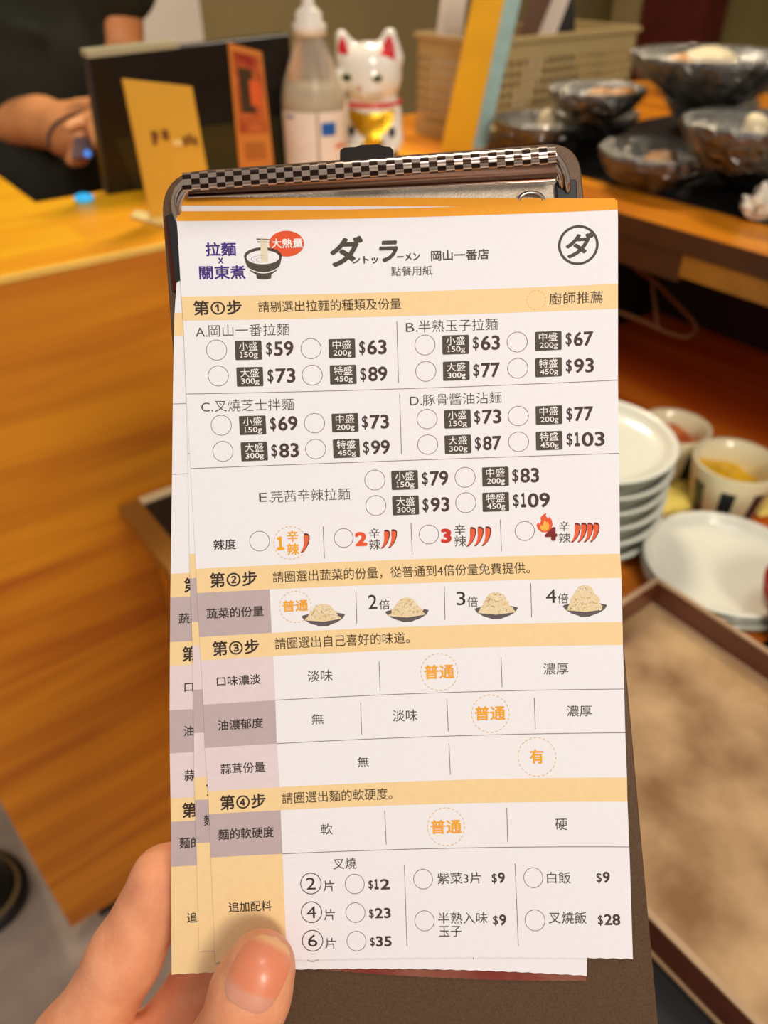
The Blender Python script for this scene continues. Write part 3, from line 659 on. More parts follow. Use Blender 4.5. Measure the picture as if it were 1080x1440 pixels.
# ================================================================== STAFF MEMBER BEHIND THE COUNTER
skin_bg = mat('warm_skin', rgb(222, 150, 92), 0.5, var=0.05, scale=30)
def staff():
    B = Vector((-0.545, 1.25, 0)); f = Vector((.35, -.94, 0)).normalized(); s = Vector((.94, .35, 0)).normalized()
    def Q(a, b, z): return B + s * a + f * b + Vector((0, 0, z))
    R = [[s[i], f[i], (0, 0, 1)[i]] for i in range(3)]
    g = empty('person', B, 'staff member in a dark short-sleeved T-shirt behind the counter, one forearm held out', 'person')
    el, wr = W(-330, 160, 1.24), W(60, 172, 1.02)
    hd = W(104, 182, 1.0)
    leS, leE, leW = Q(.185, 0, 1.34), Q(.155, .03, 1.07), Q(.12, .24, 1.04)
    reS = Q(-.175, 0, 1.34)
    pr = [('e', Q(0, 0, .93), (.155, .11, .13), R), ('e', Q(0, 0, 1.08), (.135, .095, .16), R), ('e', Q(0, 0, 1.23), (.16, .11, .15), R),
          ('c', Q(-.13, 0, 1.35), Q(.13, 0, 1.35), .05, .05), ('c', Q(0, 0, 1.36), Q(0, .02, 1.46), .052, .048),
          ('e', Q(0, .03, 1.56), (.072, .092, .105), R), ('e', Q(0, .055, 1.50), (.05, .055, .05), R),
          ('c', Q(0, .115, 1.555), Q(0, .128, 1.535), .010, .014, .008), ('e', Q(-.072, .02, 1.55), (.012, .02, .03), R, .006), ('e', Q(.072, .02, 1.55), (.012, .02, .03), R, .006),
          ('c', Q(-.02, .112, 1.508), Q(.02, .112, 1.508), .008, .008, .006),
          ('c', leS, leE, .047, .036), ('c', leE, leW, .037, .026), ('e', leW + f * .05, (.035, .05, .018), R),
          ('c', reS, el, .047, .040), ('c', el, wr, .041, .031), ('c', wr, hd, .030, .030)]
    for k in range(4):   # left fingers on the till keys
        a = leW + f * .08 + s * (.018 * (k - 1.5)); pr.append(('c', a, a + f * (.04 - abs(k - 1.5) * .006) + Vector((0, 0, -.012)), .009, .007, .004))
    pr.append(('c', leW + f * .03 - s * .03, leW + f * .07 - s * .055, .011, .008, .006))
    # right hand: palm and curled fingers round the device
    pr.append(('e', W(98, 190, 1.0), (.036, .028, .030), None))
    for k in range(4):
        y = 186 + k * 11
        a = W(112, y - 8, .985 + .006 * k); b = W(126 - k * 4, y + 4, .965 + .004 * k); c = W(108 - k * 3, y + 8, .955 + .004 * k)
        pr += [('c', a, b, .0105, .0095, .004), ('c', b, c, .0095, .008, .004)]
    pr += [('c', W(88, 162, .99), W(112, 152, .975), .016, .012, .008), ('c', W(112, 152, .975), W(122, 148, .965), .012, .010, .004)]
    for sx in (-1, 1):
        pr += [('c', Q(sx * .085, 0, .88), Q(sx * .09, .01, .48), .082, .055), ('c', Q(sx * .09, .01, .48), Q(sx * .09, -.01, .10), .054, .038), ('c', Q(sx * .09, -.01, .08), Q(sx * .10, .13, .05), .036, .034)]
    sdf_object('body', pr, .006, .014, skin_bg, g)
    cloth = mat('dark_olive_cotton', rgb(34, 36, 24), 0.85, var=0.15, scale=25)
    e = .014
    fold = [('c', Q(-.1, .105, 1.18), Q(.05, .118, 1.12), .012, .008, .02), ('c', Q(-.05, .10, 1.04), Q(.1, .105, 1.0), .012, .008, .02), ('c', Q(.13, .03, 1.30), Q(.10, .09, 1.2), .015, .01, .02)]
    sdf_object('t_shirt', [('e', Q(0, 0, .93), (.165 + e, .12 + e, .12), R), ('e', Q(0, 0, 1.08), (.150 + e, .11 + e, .17), R), ('e', Q(0, 0, 1.23), (.165 + e, .115 + e, .15), R),
          ('c', Q(-.13, 0, 1.345), Q(.13, 0, 1.345), .05 + e, .05 + e), ('c', leS, leS.lerp(leE, .60), .058 + e * .5, .056 + e * .5), ('c', reS, reS.lerp(el, .45), .064, .060)] + fold, .006, .02, cloth, g)
    tr = mat('black_trousers', rgb(22, 22, 20), 0.85)
    sdf_object('trousers', [('e', Q(0, 0, .88), (.165, .125, .12), R)] + [('c', Q(x * .085, 0, .88), Q(x * .09, .01, .48), .094, .066) for x in (-1, 1)] + [('c', Q(x * .09, .01, .48), Q(x * .09, -.01, .10), .066, .055) for x in (-1, 1)], .008, .014, tr, g)
    for x in (-1, 1): sdf_object('shoe', [('c', Q(x * .09, -.02, .05), Q(x * .10, .15, .042), .046, .04)], .006, .01, M['black'], g)
    sdf_object('hair', [('e', Q(0, .005, 1.585), (.082, .095, .098), R), ('e', Q(0, -.03, 1.53), (.075, .07, .08), R)], .006, .01, mat('black_hair', rgb(20, 16, 14), 0.5), g)
    for sx in (-1, 1):
        o = blob('eye', Q(sx * .03, .108, 1.565), (.012, .006, .006), mat('eye_white', rgb(230, 225, 215), 0.2), g, 3)
        blob('iris', Q(sx * .03, .1145, 1.565), (.005, .002, .005), M['black'], g, 4)
    blob('lips', Q(0, .117, 1.507), (.022, .006, .007), mat('lips', rgb(180, 90, 80), 0.4), g, 5)
    # handheld device with strap
    d = empty('handheld_device', W(112, 165, .96), 'small black handheld device with strap and blue light in the staff hand', 'device')
    hexa('device_body', [W(98, 172, .955), W(134, 168, .955), W(134, 154, .965), (W(102, 160, .965))], (0, .02, 0.004), M['black'], d, .002)
    hexa('device_end', [W(127, 170, .950), W(134, 169, .950), W(134, 154, .96), (W(127, 155, .96))], (0, .004, 0), mat('device_grey', rgb(120, 116, 96), 0.3), d, .0005)
    tube('strap', [W(a, b, .955) for a, b in ((112, 160), (92, 166), (76, 177), (68, 192), (70, 206))], .0022, M['black'], d)
    bm = bmesh.new(); bmesh.ops.create_uvsphere(bm, u_segments=14, v_segments=8, radius=.0042)
    o = bm_obj('blue_light', bm, mat('blue_led', rgb(70, 130, 220), 0.3, emis=1.0), d, True); o.parent = None; o.location = W(123, 216, .935); o.parent = d; o.matrix_parent_inverse = base_matrix(d).inverted()
    hexa('screen', [W(100, 222, .945), W(130, 222, .945), W(131, 196, .945), W(104, 192, .945)], (0, .006, 0), mat('lilac_screen', rgb(120, 100, 104), 0.25), d, .001)
staff()
# ================================================================== CLIPBOARD
Z0, KK = 0.2047, 0.0574
def Zs(py, off=0.0): return (Z0 + off) / (1 - KK * (py - 720) / F)
def PW(px, py, off=0.0): return W(px, py, Zs(py, off))
NRM = (PW(540, 720, -0.01) - PW(540, 720, 0)).normalized()   # towards the camera
def pxslab(name, pts, off, thick, m, parent, bev=0.0):
    """solid plate: outline pts (on the clipboard plane raised by off), with thickness away from the camera"""
    a = [PW(x, y, off) for x, y in pts]; b = [p - NRM * thick for p in a]; n = len(a)
    fs = [tuple(range(n))[::-1], tuple(range(n, 2 * n))] + [(i, (i + 1) % n, (i + 1) % n + n, i + n) for i in range(n)]
    o = mesh(name, a + b, fs, m, parent)
    bm = bmesh.new(); bm.from_mesh(o.data); bmesh.ops.recalc_face_normals(bm, faces=bm.faces); bm.to_mesh(o.data); bm.free()
    if bev: bevel(o, bev)
    return o
def rounded(q, rad, n=10):
    out = []
    m = len(q)
    for i in range(m):
        p = Vector(q[i]); a = Vector(q[i - 1]); b = Vector(q[(i + 1) % m]); r = rad[i]
        if not r: out.append(tuple(p)); continue
        pa = p + (a - p).normalized() * r; pb = p + (b - p).normalized() * r
        for k in range(n + 1):
            t = k / n; out.append(tuple(pa * (1 - t) ** 2 + p * 2 * t * (1 - t) + pb * t * t))
    return out
cb = empty('clipboard', PW(620, 1000, .004), 'dark bronze clipboard with a shiny checkered metal clip, held upright in the hand', 'clipboard')
pxslab('board', rounded([(224, 243), (814, 199), (940, 1600), (326, 1600)], [62, 46, 30, 30]), .0026, .0024, M['board'], cb, .0004)
cl_ = pxslab('base_plate', rounded([(248, 272), (800, 234), (812, 330), (252, 360)], [14, 14, 4, 4]), .0022, .0006, M['plate_metal'], cb, .0002)
# curved jaw: swept profile between left and right ends
def sweep(name, a, b, prof, m, parent, seg=60, sc=(1, 1)):
    """prof: list of (offset_up_px, offset_out_m) around the bar centre line a->b (px)"""
    vs, fs, uvs = [], [], []
    A, Bp = Vector(a), Vector(b); n = len(prof)
    d = (Bp - A).normalized(); up = Vector((d.y, -d.x))
    for i in range(seg + 1):
        t = i / seg; c = A.lerp(Bp, t)
        for k, (u_, o_) in enumerate(prof):
            q = c + up * (u_ * (sc[0] + (sc[1] - sc[0]) * t)); vs.append(PW(q.x, q.y, o_)); uvs.append((t, k / (n - 1)))
    for i in range(seg):
        for k in range(n - 1): fs.append((i * n + k, (i + 1) * n + k, (i + 1) * n + k + 1, i * n + k + 1))
    return mesh(name, vs, fs, m, parent, True, uvs=uvs)
circ = lambda r, x0=0, n=24: [(x0 + r * math.cos(2 * math.pi * k / n), -.0052 - r * .000195 * math.sin(2 * math.pi * k / n)) for k in range(n + 1)]
sweep('checkered_bar', (257, 256.5), (782, 217.5), circ(13.5), M['checker'], cl_)
jaw = mat('rose_chrome', rgb(150, 118, 100), 0.2, 1.0, var=0.04)
sweep('jaw_plate', (259, 256.5), (781, 217.5), [(-9, -.0060), (-16, -.0052), (-22, -.0035), (-27, -.0026), (-34, -.0020), (-36, -.0010), (-36, .0012)], jaw, cl_, sc=(.60, 1.05))
sweep('jaw_lip', (262, 256.5), (778, 217.5), [(-33, -.0024), (-35, -.0027), (-37, -.0024), (-37, -.0018)], M['chrome'], cl_, sc=(.60, 1.05))
for pts in ([(262, 254, -.005), (250, 266, -.004), (245, 282, -.002), (246, 300, .000), (250, 312, .0012)], [(266, 262, -.004), (256, 274, -.003), (251, 290, -.001), (252, 303, .0008)],
            [(780, 218, -.005), (790, 230, -.004), (796, 244, -.0025), (798, 258, -.001), (798, 270, .001)], [(774, 226, -.004), (784, 238, -.003), (789, 252, -.001), (790, 264, .001)]):
    tube('spring_wire', [PW(a, b, c) for a, b, c in pts], .0008, M['chrome'], cl_)
pxslab('rubber_grip', rounded([(234, 302), (247, 299), (256, 392), (246, 398)], [3, 3, 3, 3]), .0004, .0016, M['rubber'], cb, .0003)
pxslab('grip_housing', rounded([(231, 304), (236, 302), (249, 408), (243, 410)], [2, 2, 2, 2]), .0008, .0014, mat('dark_red_chrome', rgb(110, 50, 36), 0.2, 0.9), cb, .0002)
pxslab('rubber_grip', rounded([(781, 254), (811, 251), (813, 300), (785, 300)], [5, 5, 3, 3]), .0006, .0016, M['rubber'], cb, .0003)
# hanging tab behind the bar
pts = [(478, 232), (478, 211), (483, 207), (500, 206), (508, 203), (532, 202), (540, 205), (549, 206), (553, 210), (553, 228)]
pxslab('hanging_tab', pts, -.0030, .0016, mat('dark_tab', rgb(34, 26, 22), 0.3, 0.4), cl_, .0003)
tube('ring', [PW(747 + 17 * math.cos(t), 282 + 11 * math.sin(t), .0006) for t in [math.pi + k * math.pi / 8 for k in range(9)]], .0006, M['chrome'], cl_)
# ================================================================== ORDER SLIPS
FT = np.array([
 # t(left y), xL, xR, yR, bow
 (297, 247, 868, 281, 4), (311, 249, 869, 295, 3), (417, 255, 869, 399, 2.5), (451, 257.8, 869, 434, 2), (554, 262, 869, 534.5, 2.5), (659, 268, 870.5, 637.5, -.7),
 (800, 275.6, 872, 778.5, -2.5), (834, 277, 874, 812.4, -2.7), (896, 280.4, 875.4, 874.6, -4), (929, 282.6, 876, 907, -4.5), (991, 286, 877.7, 969, -4.5), (1052, 288, 879.3, 1030.5, -4.5),
 (1113, 292.6, 881.7, 1093.3, -4.6), (1145, 294, 882.3, 1127.3, -4.8), (1206, 296.6, 885, 1191, -4.7), (1353, 303, 890, 1348, -4)], float)
TT = FT[:, 0]
def interp(t, x, y):
    # linear with extrapolation
    r = np.interp(t, x, y)
    r = np.where(t > x[-1], y[-1] + (t - x[-1]) * (y[-1] - y[-2]) / (x[-1] - x[-2]), r)
    return np.where(t < x[0], y[0] + (t - x[0]) * (y[1] - y[0]) / (x[1] - x[0]), r)
class Sheet:
    def __init__(s, tab, off, curl=0.0):
        s.tab = tab; s.off = off; s.curl = curl      # tab columns: t, xL, yL, xR, yR, bow
    def px(s, S_, T_):
        t = s.tab
        xL, yL, xR, yR, bw = [interp(T_, t[:, 0], t[:, k]) for k in range(1, 6)]
        return xL + (xR - xL) * S_, yL + (yR - yL) * S_ + 4 * bw * S_ * (1 - S_)
    def world(s, S_, T_, lift):
        x, y = s.px(S_, T_)
        # gentle physical waviness of the sheet
        off = s.off - lift + s.curl * (0.0004 * np.sin(S_ * 3.1) * np.clip((T_ - 700) / 650, 0, 1))
        Z = (Z0 + off) / (1 - KK * (y - 720) / F)
        rx = (x - 540) / F; ry = (720 - y) / F
        return np.stack([rx * Z, (ct + ry * st) * Z, CZ + (-st + ry * ct) * Z], 1)
front_tab = np.column_stack([FT[:, 0], FT[:, 1], FT[:, 0], FT[:, 2], FT[:, 3], FT[:, 4]])
t2 = np.array([(297, 253, 277, 865, 279, 0), (311, 253.7, 289, 865, 291, 0), (417, 257, 396, 866, 396, 0), (659, 264, 638, 866, 622, -1), (834, 267, 813, 864, 796, -2), (896, 269.5, 875, 864, 858, -3), (929, 270.5, 908, 863, 891, -3),
 (991, 271.5, 970, 863, 953, -3), (1052, 272.5, 1031, 862, 1013, -3), (1113, 273, 1093, 862, 1075, -3), (1145, 274, 1125, 862, 1108, -3), (1206, 276, 1185.6, 862, 1172, -3), (1353, 280, 1337, 862, 1327, -3)], float)
t3 = np.array([(297, 254, 322, 861, 312, 0), (417, 245.3, 440, 858, 428, 0), (451, 244.6, 472, 857, 460, 0), (554, 243, 568, 852, 560, -2), (659, 242, 667, 848, 660, -4), (800, 240, 807, 842, 800, -6), (834, 239.5, 840.5, 841, 834, -6), (896, 239, 903, 839, 897, -7),
 (929, 238.8, 936.5, 838, 931, -8), (991, 238.5, 999, 836, 995, -8), (1052, 238.8, 1059.6, 834, 1057, -8), (1113, 239.8, 1122.8, 832, 1121, -8), (1145, 240.2, 1155.8, 831, 1155, -8), (1206, 240.7, 1219, 829, 1219, -9), (1353, 241.3, 1370, 825, 1372, -9)], float)
t4 = np.array([(297, 300, 335, 850, 318, 0), (1353, 330, 1350, 824, 1379, 8)], float)
def inv_front(x, y):
    x = np.atleast_1d(np.asarray(x, float)); y = np.atleast_1d(np.asarray(y, float)); t = y.copy(); s = np.zeros_like(x)
    for _ in range(12):
        xL = interp(t, TT, FT[:, 1]); xR = interp(t, TT, FT[:, 2]); yR = interp(t, TT, FT[:, 3]); bw = interp(t, TT, FT[:, 4])
        s = (x - xL) / (xR - xL); yy = t + (yR - t) * s + 4 * bw * s * (1 - s); t = t + (y - yy)
    return s, t
CROP = {0: (1, 0, 0), 1: (3.375, 240, 270), 2: (3.176, 540, 270), 3: (3.375, 240, 550), 4: (3.086, 540, 550), 5: (3.273, 230, 780), 6: (3.086, 540, 780), 7: (3.273, 230, 1080), 8: (3.0, 540, 1080)}
def cp(c, x, y): k, ox, oy = CROP[c]; return ox + x / k, oy + y / k
PARTS = []   # (object name, material key, lift level, S array, T array, faces, subparent)
SUB = [False]   # while True, parts become pieces of the last main part
def add_part(name, mk, lvl, S_, T_, faces, label=None, stuff=False, ex=0.0, sub=False): PARTS.append((name, mk, lvl, np.asarray(S_, float), np.asarray(T_, float), faces, ex, stuff, sub))
class Acc:
    def __init__(s): s.S = []; s.T = []; s.F = []; s.E = []; s.n = 0
    def add(s, S_, T_, F_, E_=None):
        s.E.append(np.zeros(len(S_)) if E_ is None else E_); s.S.append(np.asarray(S_, float)); s.T.append(np.asarray(T_, float)); s.F += [tuple(i + s.n for i in f) for f in F_]; s.n += len(S_)
    def flush(s, name, mk, lvl, label=None, stuff=False, sub=None):
        if s.n: add_part(name, mk, lvl, np.concatenate(s.S), np.concatenate(s.T), s.F, label, stuff, np.concatenate(s.E), SUB[0] if sub is None else sub)
def poly_px(pts):
    x, y = zip(*pts); s, t = inv_front(x, y); return s, t
_gl = {}
def glyphs(txt, off):
    k = (txt, off)
    if k in _gl: return _gl[k]
    c = bpy.data.curves.new('t', 'FONT'); c.body = txt; c.offset = min(off, 0); c.resolution_u = 3
    o = bpy.data.objects.new('t', c); C.objects.link(o)
    me = bpy.data.meshes.new_from_object(o.evaluated_get(bpy.context.evaluated_depsgraph_get()))
    v = np.empty(len(me.vertices) * 3); me.vertices.foreach_get('co', v); v = v.reshape(-1, 3)[:, :2].copy()
    f = [tuple(p.vertices) for p in me.polygons]
    bpy.data.objects.remove(o); bpy.data.curves.remove(c); bpy.data.meshes.remove(me)
    if off > 0:   # heavier weights: overlaid copies shifted round the stroke
        n = len(v); vv, ff = [v], list(f)
        for r_, m_ in (((off, 8),) if off < .03 else ((off, 10), (off * .5, 6))):
            for q in range(m_):
                an = 2 * math.pi * q / m_ + .4; ff += [tuple(i + n * len(vv) for i in p) for p in f]; vv.append(v + np.array([math.cos(an), math.sin(an)]) * r_)
        v, f = np.vstack(vv), ff; lay = np.repeat(np.arange(len(vv)), n)
    else: lay = np.zeros(len(v))
    _gl[k] = (v, f, lay); return _gl[k]
TXT = {}
def T(c, txt, x0, x1, yc, h, mk='ink', off=0.0, shear=0.0, acc=None):
    v, f, lay = glyphs(txt, off)
    X0, Y = cp(c, x0, yc); X1, _ = cp(c, x1, yc); H = h / CROP[c][0]
    s, t = inv_front((X0 + X1) / 2, Y); s = s[0]; t = t[0]
    wpx = interp(np.array([t]), TT, FT[:, 2])[0] - interp(np.array([t]), TT, FT[:, 1])[0]
    mn, mx = v.min(0), v.max(0); ce = (mn + mx) / 2; sz = mx - mn
    gx = (v[:, 0] - ce[0]) * (X1 - X0) / sz[0]; gy = (v[:, 1] - ce[1]) * H / sz[1]
    gx = gx + shear * gy
    a = acc if acc is not None else Acc()
    a.add(s + gx / wpx, t - gy, f, lay * 1.3e-6)
    if acc is None: a.flush('lettering', mk, {'white': 3, 'orange_ink': 3, 'maroon': 4}.get(mk, 2))
def local_pts(c, x, y, pts):
    """offset points in crop units (x right, y down) around crop point -> s,t"""
    k = CROP[c][0]; X, Y = cp(c, x, y); s, t = inv_front(X, Y)
    wpx = interp(t, TT, FT[:, 2])[0] - interp(t, TT, FT[:, 1])[0]
    p = np.array(pts, float) / k
    return s[0] + p[:, 0] / wpx, t[0] + p[:, 1]
def shape(acc, c, x, y, pts):
    S_, T_ = local_pts(c, x, y, pts); acc.add(S_, T_, [tuple(range(len(pts)))])
def ringpts(r, n=40, a0=0, a1=2 * math.pi): return [(r * math.cos(a0 + (a1 - a0) * i / n), r * math.sin(a0 + (a1 - a0) * i / n)) for i in range(n + 1)]
def ring(acc, c, x, y, r, wdt, n=40, ry=None, a0=0, a1=2 * math.pi):
    ky = (ry or r) / r; k = CROP[c][0]; wdt = wdt * k
    o = [(p[0], p[1] * ky) for p in ringpts(r + wdt / 2, n, a0, a1)]; i_ = [(p[0], p[1] * ky) for p in ringpts(r - wdt / 2, n, a0, a1)]
    S_, T_ = local_pts(c, x, y, o + i_); acc.add(S_, T_, [(j, j + 1, j + 1 + n + 1, j + n + 1) for j in range(n)])
def dashed(c, x, y, r, nd=22):
    a = Acc()
    for k in range(nd):
        t = 2 * math.pi * k / nd; ring(a, c, x, y, r, 0.9, 4, None, t, t + 2 * math.pi / nd * .58)
    a.flush('dashed_circle', 'orange_dash', 1)
def circle(c, x, y, r):
    a = Acc(); ring(a, c, x, y, r, 0.75); a.flush('tick_circle', 'thin', 1)
def vline(c, x0, y0, x1, y1, acc):
    X0, Y0 = cp(c, x0, y0); X1, Y1 = cp(c, x1, y1); pts = []
    for k in range(7): pts.append((X0 + (X1 - X0) * k / 6 - .4, Y0 + (Y1 - Y0) * k / 6))
    for k in range(7): pts.append((X0 + (X1 - X0) * k / 6 + .4, Y0 + (Y1 - Y0) * k / 6))
    s, t = poly_px(pts); acc.add(s, t, [(k, k + 1, k + 8, k + 7) for k in range(6)])
def strip(s0, s1, t0, t1, n=30, m=1):
    S_, T_, F_ = [], [], []
    for j in range(m + 1):
        for i in range(n + 1): S_.append(s0 + (s1 - s0) * i / n); T_.append(t0 + (t1 - t0) * j / m)
    for j in range(m):
        for i in range(n): a = j * (n + 1) + i; F_.append((a, a + 1, a + n + 2, a + n + 1))
    return S_, T_, F_
# bands and cells
add_part('orange_stripe', 'orange', 0, *strip(0, 1, 297, 311))
for a, b in ((417, 451), (800, 834), (896, 929), (1113, 1145)): add_part('heading_band', 'sand', 0, *strip(0, 1, a, b))
LC = .171
for a, b, mk in ((834, 896, 'mauve'), (929, 991, 'pale_mauve'), (991, 1052, 'mauve'), (1052, 1113, 'pale_mauve'), (1145, 1206, 'mauve'), (1206, 1353, 'sand')): add_part('row_heading_cell', mk, 0, *strip(0, LC, a, b, 6, 4))
rules = Acc()
for t in (554, 659): rules.add(*strip(0.0, 1, t - .4, t + .4))
for t in (991, 1052, 1206): rules.add(*strip(LC, 1, t - .4, t + .4))
for c, a in ((2, (57, 577, 65, 852)), (4, (68, 12, 76, 272)), (3, (723, 643, 730, 793)), (4, (117, 572, 123, 710)), (4, (505, 558, 510, 695)), (5, (885, 160, 890, 317)), (6, (262, 137, 265, 283)), (6, (637, 125, 641, 272)),
             (5, (992, 492, 997, 628)), (6, (508, 445, 513, 575)), (5, (907, 680, 912, 828)), (6, (273, 628, 279, 768)), (6, (652, 620, 657, 757)), (6, (282, 818, 288, 955)), (7, (1018, 197, 1025, 352)), (8, (518, 168, 522, 312)),
             (8, (86, 408, 97, 752)), (8, (553, 402, 567, 752))): vline(c, *a, rules)
rules.flush('ruled_line', 'thin', 1)
# header
T(1, '拉麵', 165, 310, 271, 66, 'purple', .022); T(1, 'x', 225, 250, 325, 26, 'purple', .02); T(1, '關東煮', 135, 355, 381, 66, 'purple', .022)
T(1, 'ダ', 757, 908, 282, 148, 'brush', .034, .12); T(1, 'ントッ', 862, 985, 322, 38, 'brush', .03); T(2, 'ラ', -22, 62, 265, 98, 'brush', .04, .1); T(2, 'ーメン', 58, 160, 289, 36, 'brush', .03)
T(2, '岡山一番店', 210, 468, 281, 48, 'brush', .018); T(2, '點餐用紙', 32, 217, 352, 44, 'soft', .0)
a = Acc(); ring(a, 2, 868, 237, 85, 3.6, 60); T(2, 'ダ', 812, 932, 238, 116, 'brush', .03, .12, acc=a); a.flush('round_emblem', 'brush', 1)
# bowl picture
a = Acc(); shape(a, 1, 438, 305, [(90 * math.cos(t), (43 if math.sin(t) < 0 else 0) * math.sin(t)) for t in [math.pi + i * math.pi / 24 for i in range(25)]] + [(88, 10), (80, 40), (62, 70), (36, 88), (34, 106), (12, 111), (-12, 111), (-34, 106), (-36, 88), (-62, 70), (-80, 40), (-88, 10)])
a.flush('bowl_picture', 'brush', 1); SUB[0] = True
a = Acc(); shape(a, 1, 438, 310, [(78 * math.cos(t), 33 * math.sin(t)) for t in [i * 2 * math.pi / 30 for i in range(30)]])
S1 = [(-86 + k * 7.2, 38 + 34 * (1 - ((k - 12) / 12) ** 2)) for k in range(25)]
shape(a, 1, 438, 310, S1 + [(x, y + 5) for x, y in S1[::-1]]); a.flush('bowl_picture_soup', 'paper', 2)
a = Acc(); ring(a, 1, 430, 318, 48, 0.7, 20, 16, 1.5, 5.2); ring(a, 1, 436, 322, 30, 0.6, 16, 10, 1.5, 5.0); shape(a, 1, 440, 230, [(-32, -10), (32, -6), (32, -3), (-32, -5)]); shape(a, 1, 440, 240, [(-30, -6), (32, -3), (32, 0), (-30, -2)]); a.flush('bowl_picture_strokes', 'brush', 3)
a = Acc(); shape(a, 1, 444, 273, [(-16, -57), (16, -57), (16, 57), (-18, 55)]); a.flush('noodle_picture', 'cream_print', 3); SUB[0] = False
a = Acc(); shape(a, 1, 550, 245, [(83 * math.cos(t), 62 * math.sin(t)) for t in [i * 2 * math.pi / 40 for i in range(40)]]); shape(a, 1, 500, 295, [(-30, 14), (10, -12), (24, 4)]); a.flush('speech_bubble', 'bubble', 1); SUB[0] = True
T(1, '大熱量', 478, 627, 243, 46, 'white', .02); SUB[0] = False
# step headings
T(1, '第①步', 108, 338, 549, 70, 'ink', .022); T(0, '請剔選出拉麵的種類及份量', 363, 564, 429.3, 16, 'ink2', .002); T(2, '廚師推薦', 738, 978, 472, 54, 'ink2', .002)
dashed(2, 680, 483, 42, 18)
T(5, '第②步', 213, 430, 113, 70, 'ink', .022); T(0, '請圈選出蔬菜的份量，從普通到4倍份量免費提供。', 383.5, 745, 804.3, 16.5, 'ink2', .002)
T(5, '第③步', 225, 440, 427, 70, 'ink', .022); T(0, '請圈選出自己喜好的味道。', 386.5, 576, 900.5, 16.5, 'ink2', .002)
T(7, '第④步', 260, 470, 155, 68, 'ink', .022); T(7, '請圈選出麵的軟硬度。', 545, 1052, 128, 52, 'ink2', .002)
# noodle dishes
for c, a, n, xa, xb, y in ((1, 'A.', '岡山一番拉麵', 118, 180, 655), (2, 'B.', '半熟玉子拉麵', 98, 155, 595), (3, 'C.', '叉燒芝士拌麵', 145, 208, 66), (4, 'D.', '豚骨醬油沾麵', 113, 168, 33), (3, 'E.', '芫茜辛辣拉麵', 420, 475, 494)):
    k = CROP[c][0] / 3.375
    T(c, a, xa, xa + 56 * k, y + 10 * k, 43 * k, 'soft', -.004); T(c, n, xb, xb + {1: 383, 2: 353, 3: 376, 4: 342}[c], y, 58 * k, 'soft', -.006)
def price(c, x0, x1, yc, num, dw=28, dh=70, nh=70, gap=10):
    k = CROP[c][0] / 3.375
    T(c, '$', x0, x0 + dw * k, yc + 2 * k, dh * k * .98, 'price', .012); a0 = x0 + (dw + gap) * k
    if num[0] == '1':
        wd = (x1 - a0) * .62 / (len(num) - .38); T(c, '\uFF11', a0, a0 + wd * .72, yc - 2 * k, nh * k, 'price', .055); T(c, num[1:], a0 + wd, x1, yc - 2 * k, nh * k, 'price', .022)
    else: T(c, num, a0, x1, yc - 2 * k, nh * k, 'price', .022)
def option(c1, cx, cy, c2, tx, ty, px0, px1, py, size, num):
    k1 = CROP[c1][0] / 3.375; k = CROP[c2][0] / 3.375
    circle(c1, cx, cy, 48 * k1)
    a = Acc(); shape(a, c2, tx, ty, rounded([(-63 * k, -46 * k), (63 * k, -46 * k), (63 * k, 46 * k), (-63 * k, 46 * k)], [6, 6, 6, 6], 3)); a.flush('size_tag', 'brush', 1); SUB[0] = True
    nm, gr = {'s': ('小盛', '150g'), 'm': ('中盛', '200g'), 'l': ('大盛', '300g'), 'x': ('特盛', '450g')}[size]
    T(c2, nm, tx - 45 * k, tx + 43 * k, ty - 19 * k, 42 * k, 'white', .004)
    if size == 's': T(c2, '\uFF11', tx - 39 * k, tx - 28 * k, ty + 21 * k, 27 * k, 'white', .014); T(c2, '50g', tx - 21 * k, tx + 45 * k, ty + 24 * k, 34 * k, 'white', .008)
    else: T(c2, gr, tx - 41 * k, tx + 45 * k, ty + 24 * k, 34 * k, 'white', .008)
    SUB[0] = False
    price(c2, px0, px1, py, num)
for a in ((1, 218, 750, 1, 369, 751, 453, 583, 745, 's', '59'), (1, 666, 743, 1, 813, 743, 895, 1025, 738, 'm', '63'), (1, 226, 873, 1, 376, 877, 460, 592, 873, 'l', '73'), (1, 672, 869, 1, 819, 867, 900, 1028, 865, 'x', '89'),
          (2, 183, 683, 2, 320, 682, 397, 518, 675, 's', '63'), (2, 595, 670, 2, 734, 665, 812, 935, 657, 'm', '67'), (2, 187, 801, 2, 323, 799, 399, 518, 797, 'l', '77'), (2, 597, 787, 2, 735, 783, 813, 938, 777, 'x', '93'),
          (3, 240, 162, 3, 389, 162, 472, 602, 155, 's', '69'), (3, 683, 152, 3, 828, 150, 908, 1036, 147, 'm', '73'), (3, 248, 286, 3, 397, 286, 478, 608, 283, 'l', '83'), (3, 688, 275, 3, 834, 272, 914, 1040, 268, 'x', '99'),
          (4, 187, 121, 4, 319, 121, 392, 509, 112, 's', '73'), (4, 583, 108, 4, 716, 104, 792, 908, 100, 'm', '77'), (4, 190, 232, 4, 321, 231, 395, 509, 227, 'l', '87'), (4, 584, 220, 4, 717, 215, 793, 958, 210, 'x', '103'),
          (3, 969, 422, 4, 90, 386, 165, 279, 380, 's', '79'), (4, 352, 374, 4, 484, 371, 557, 673, 367, 'm', '83'), (3, 974, 543, 4, 94, 496, 168, 284, 494, 'l', '93'), (4, 355, 484, 4, 485, 481, 560, 720, 475, 'x', '109')): option(*a)
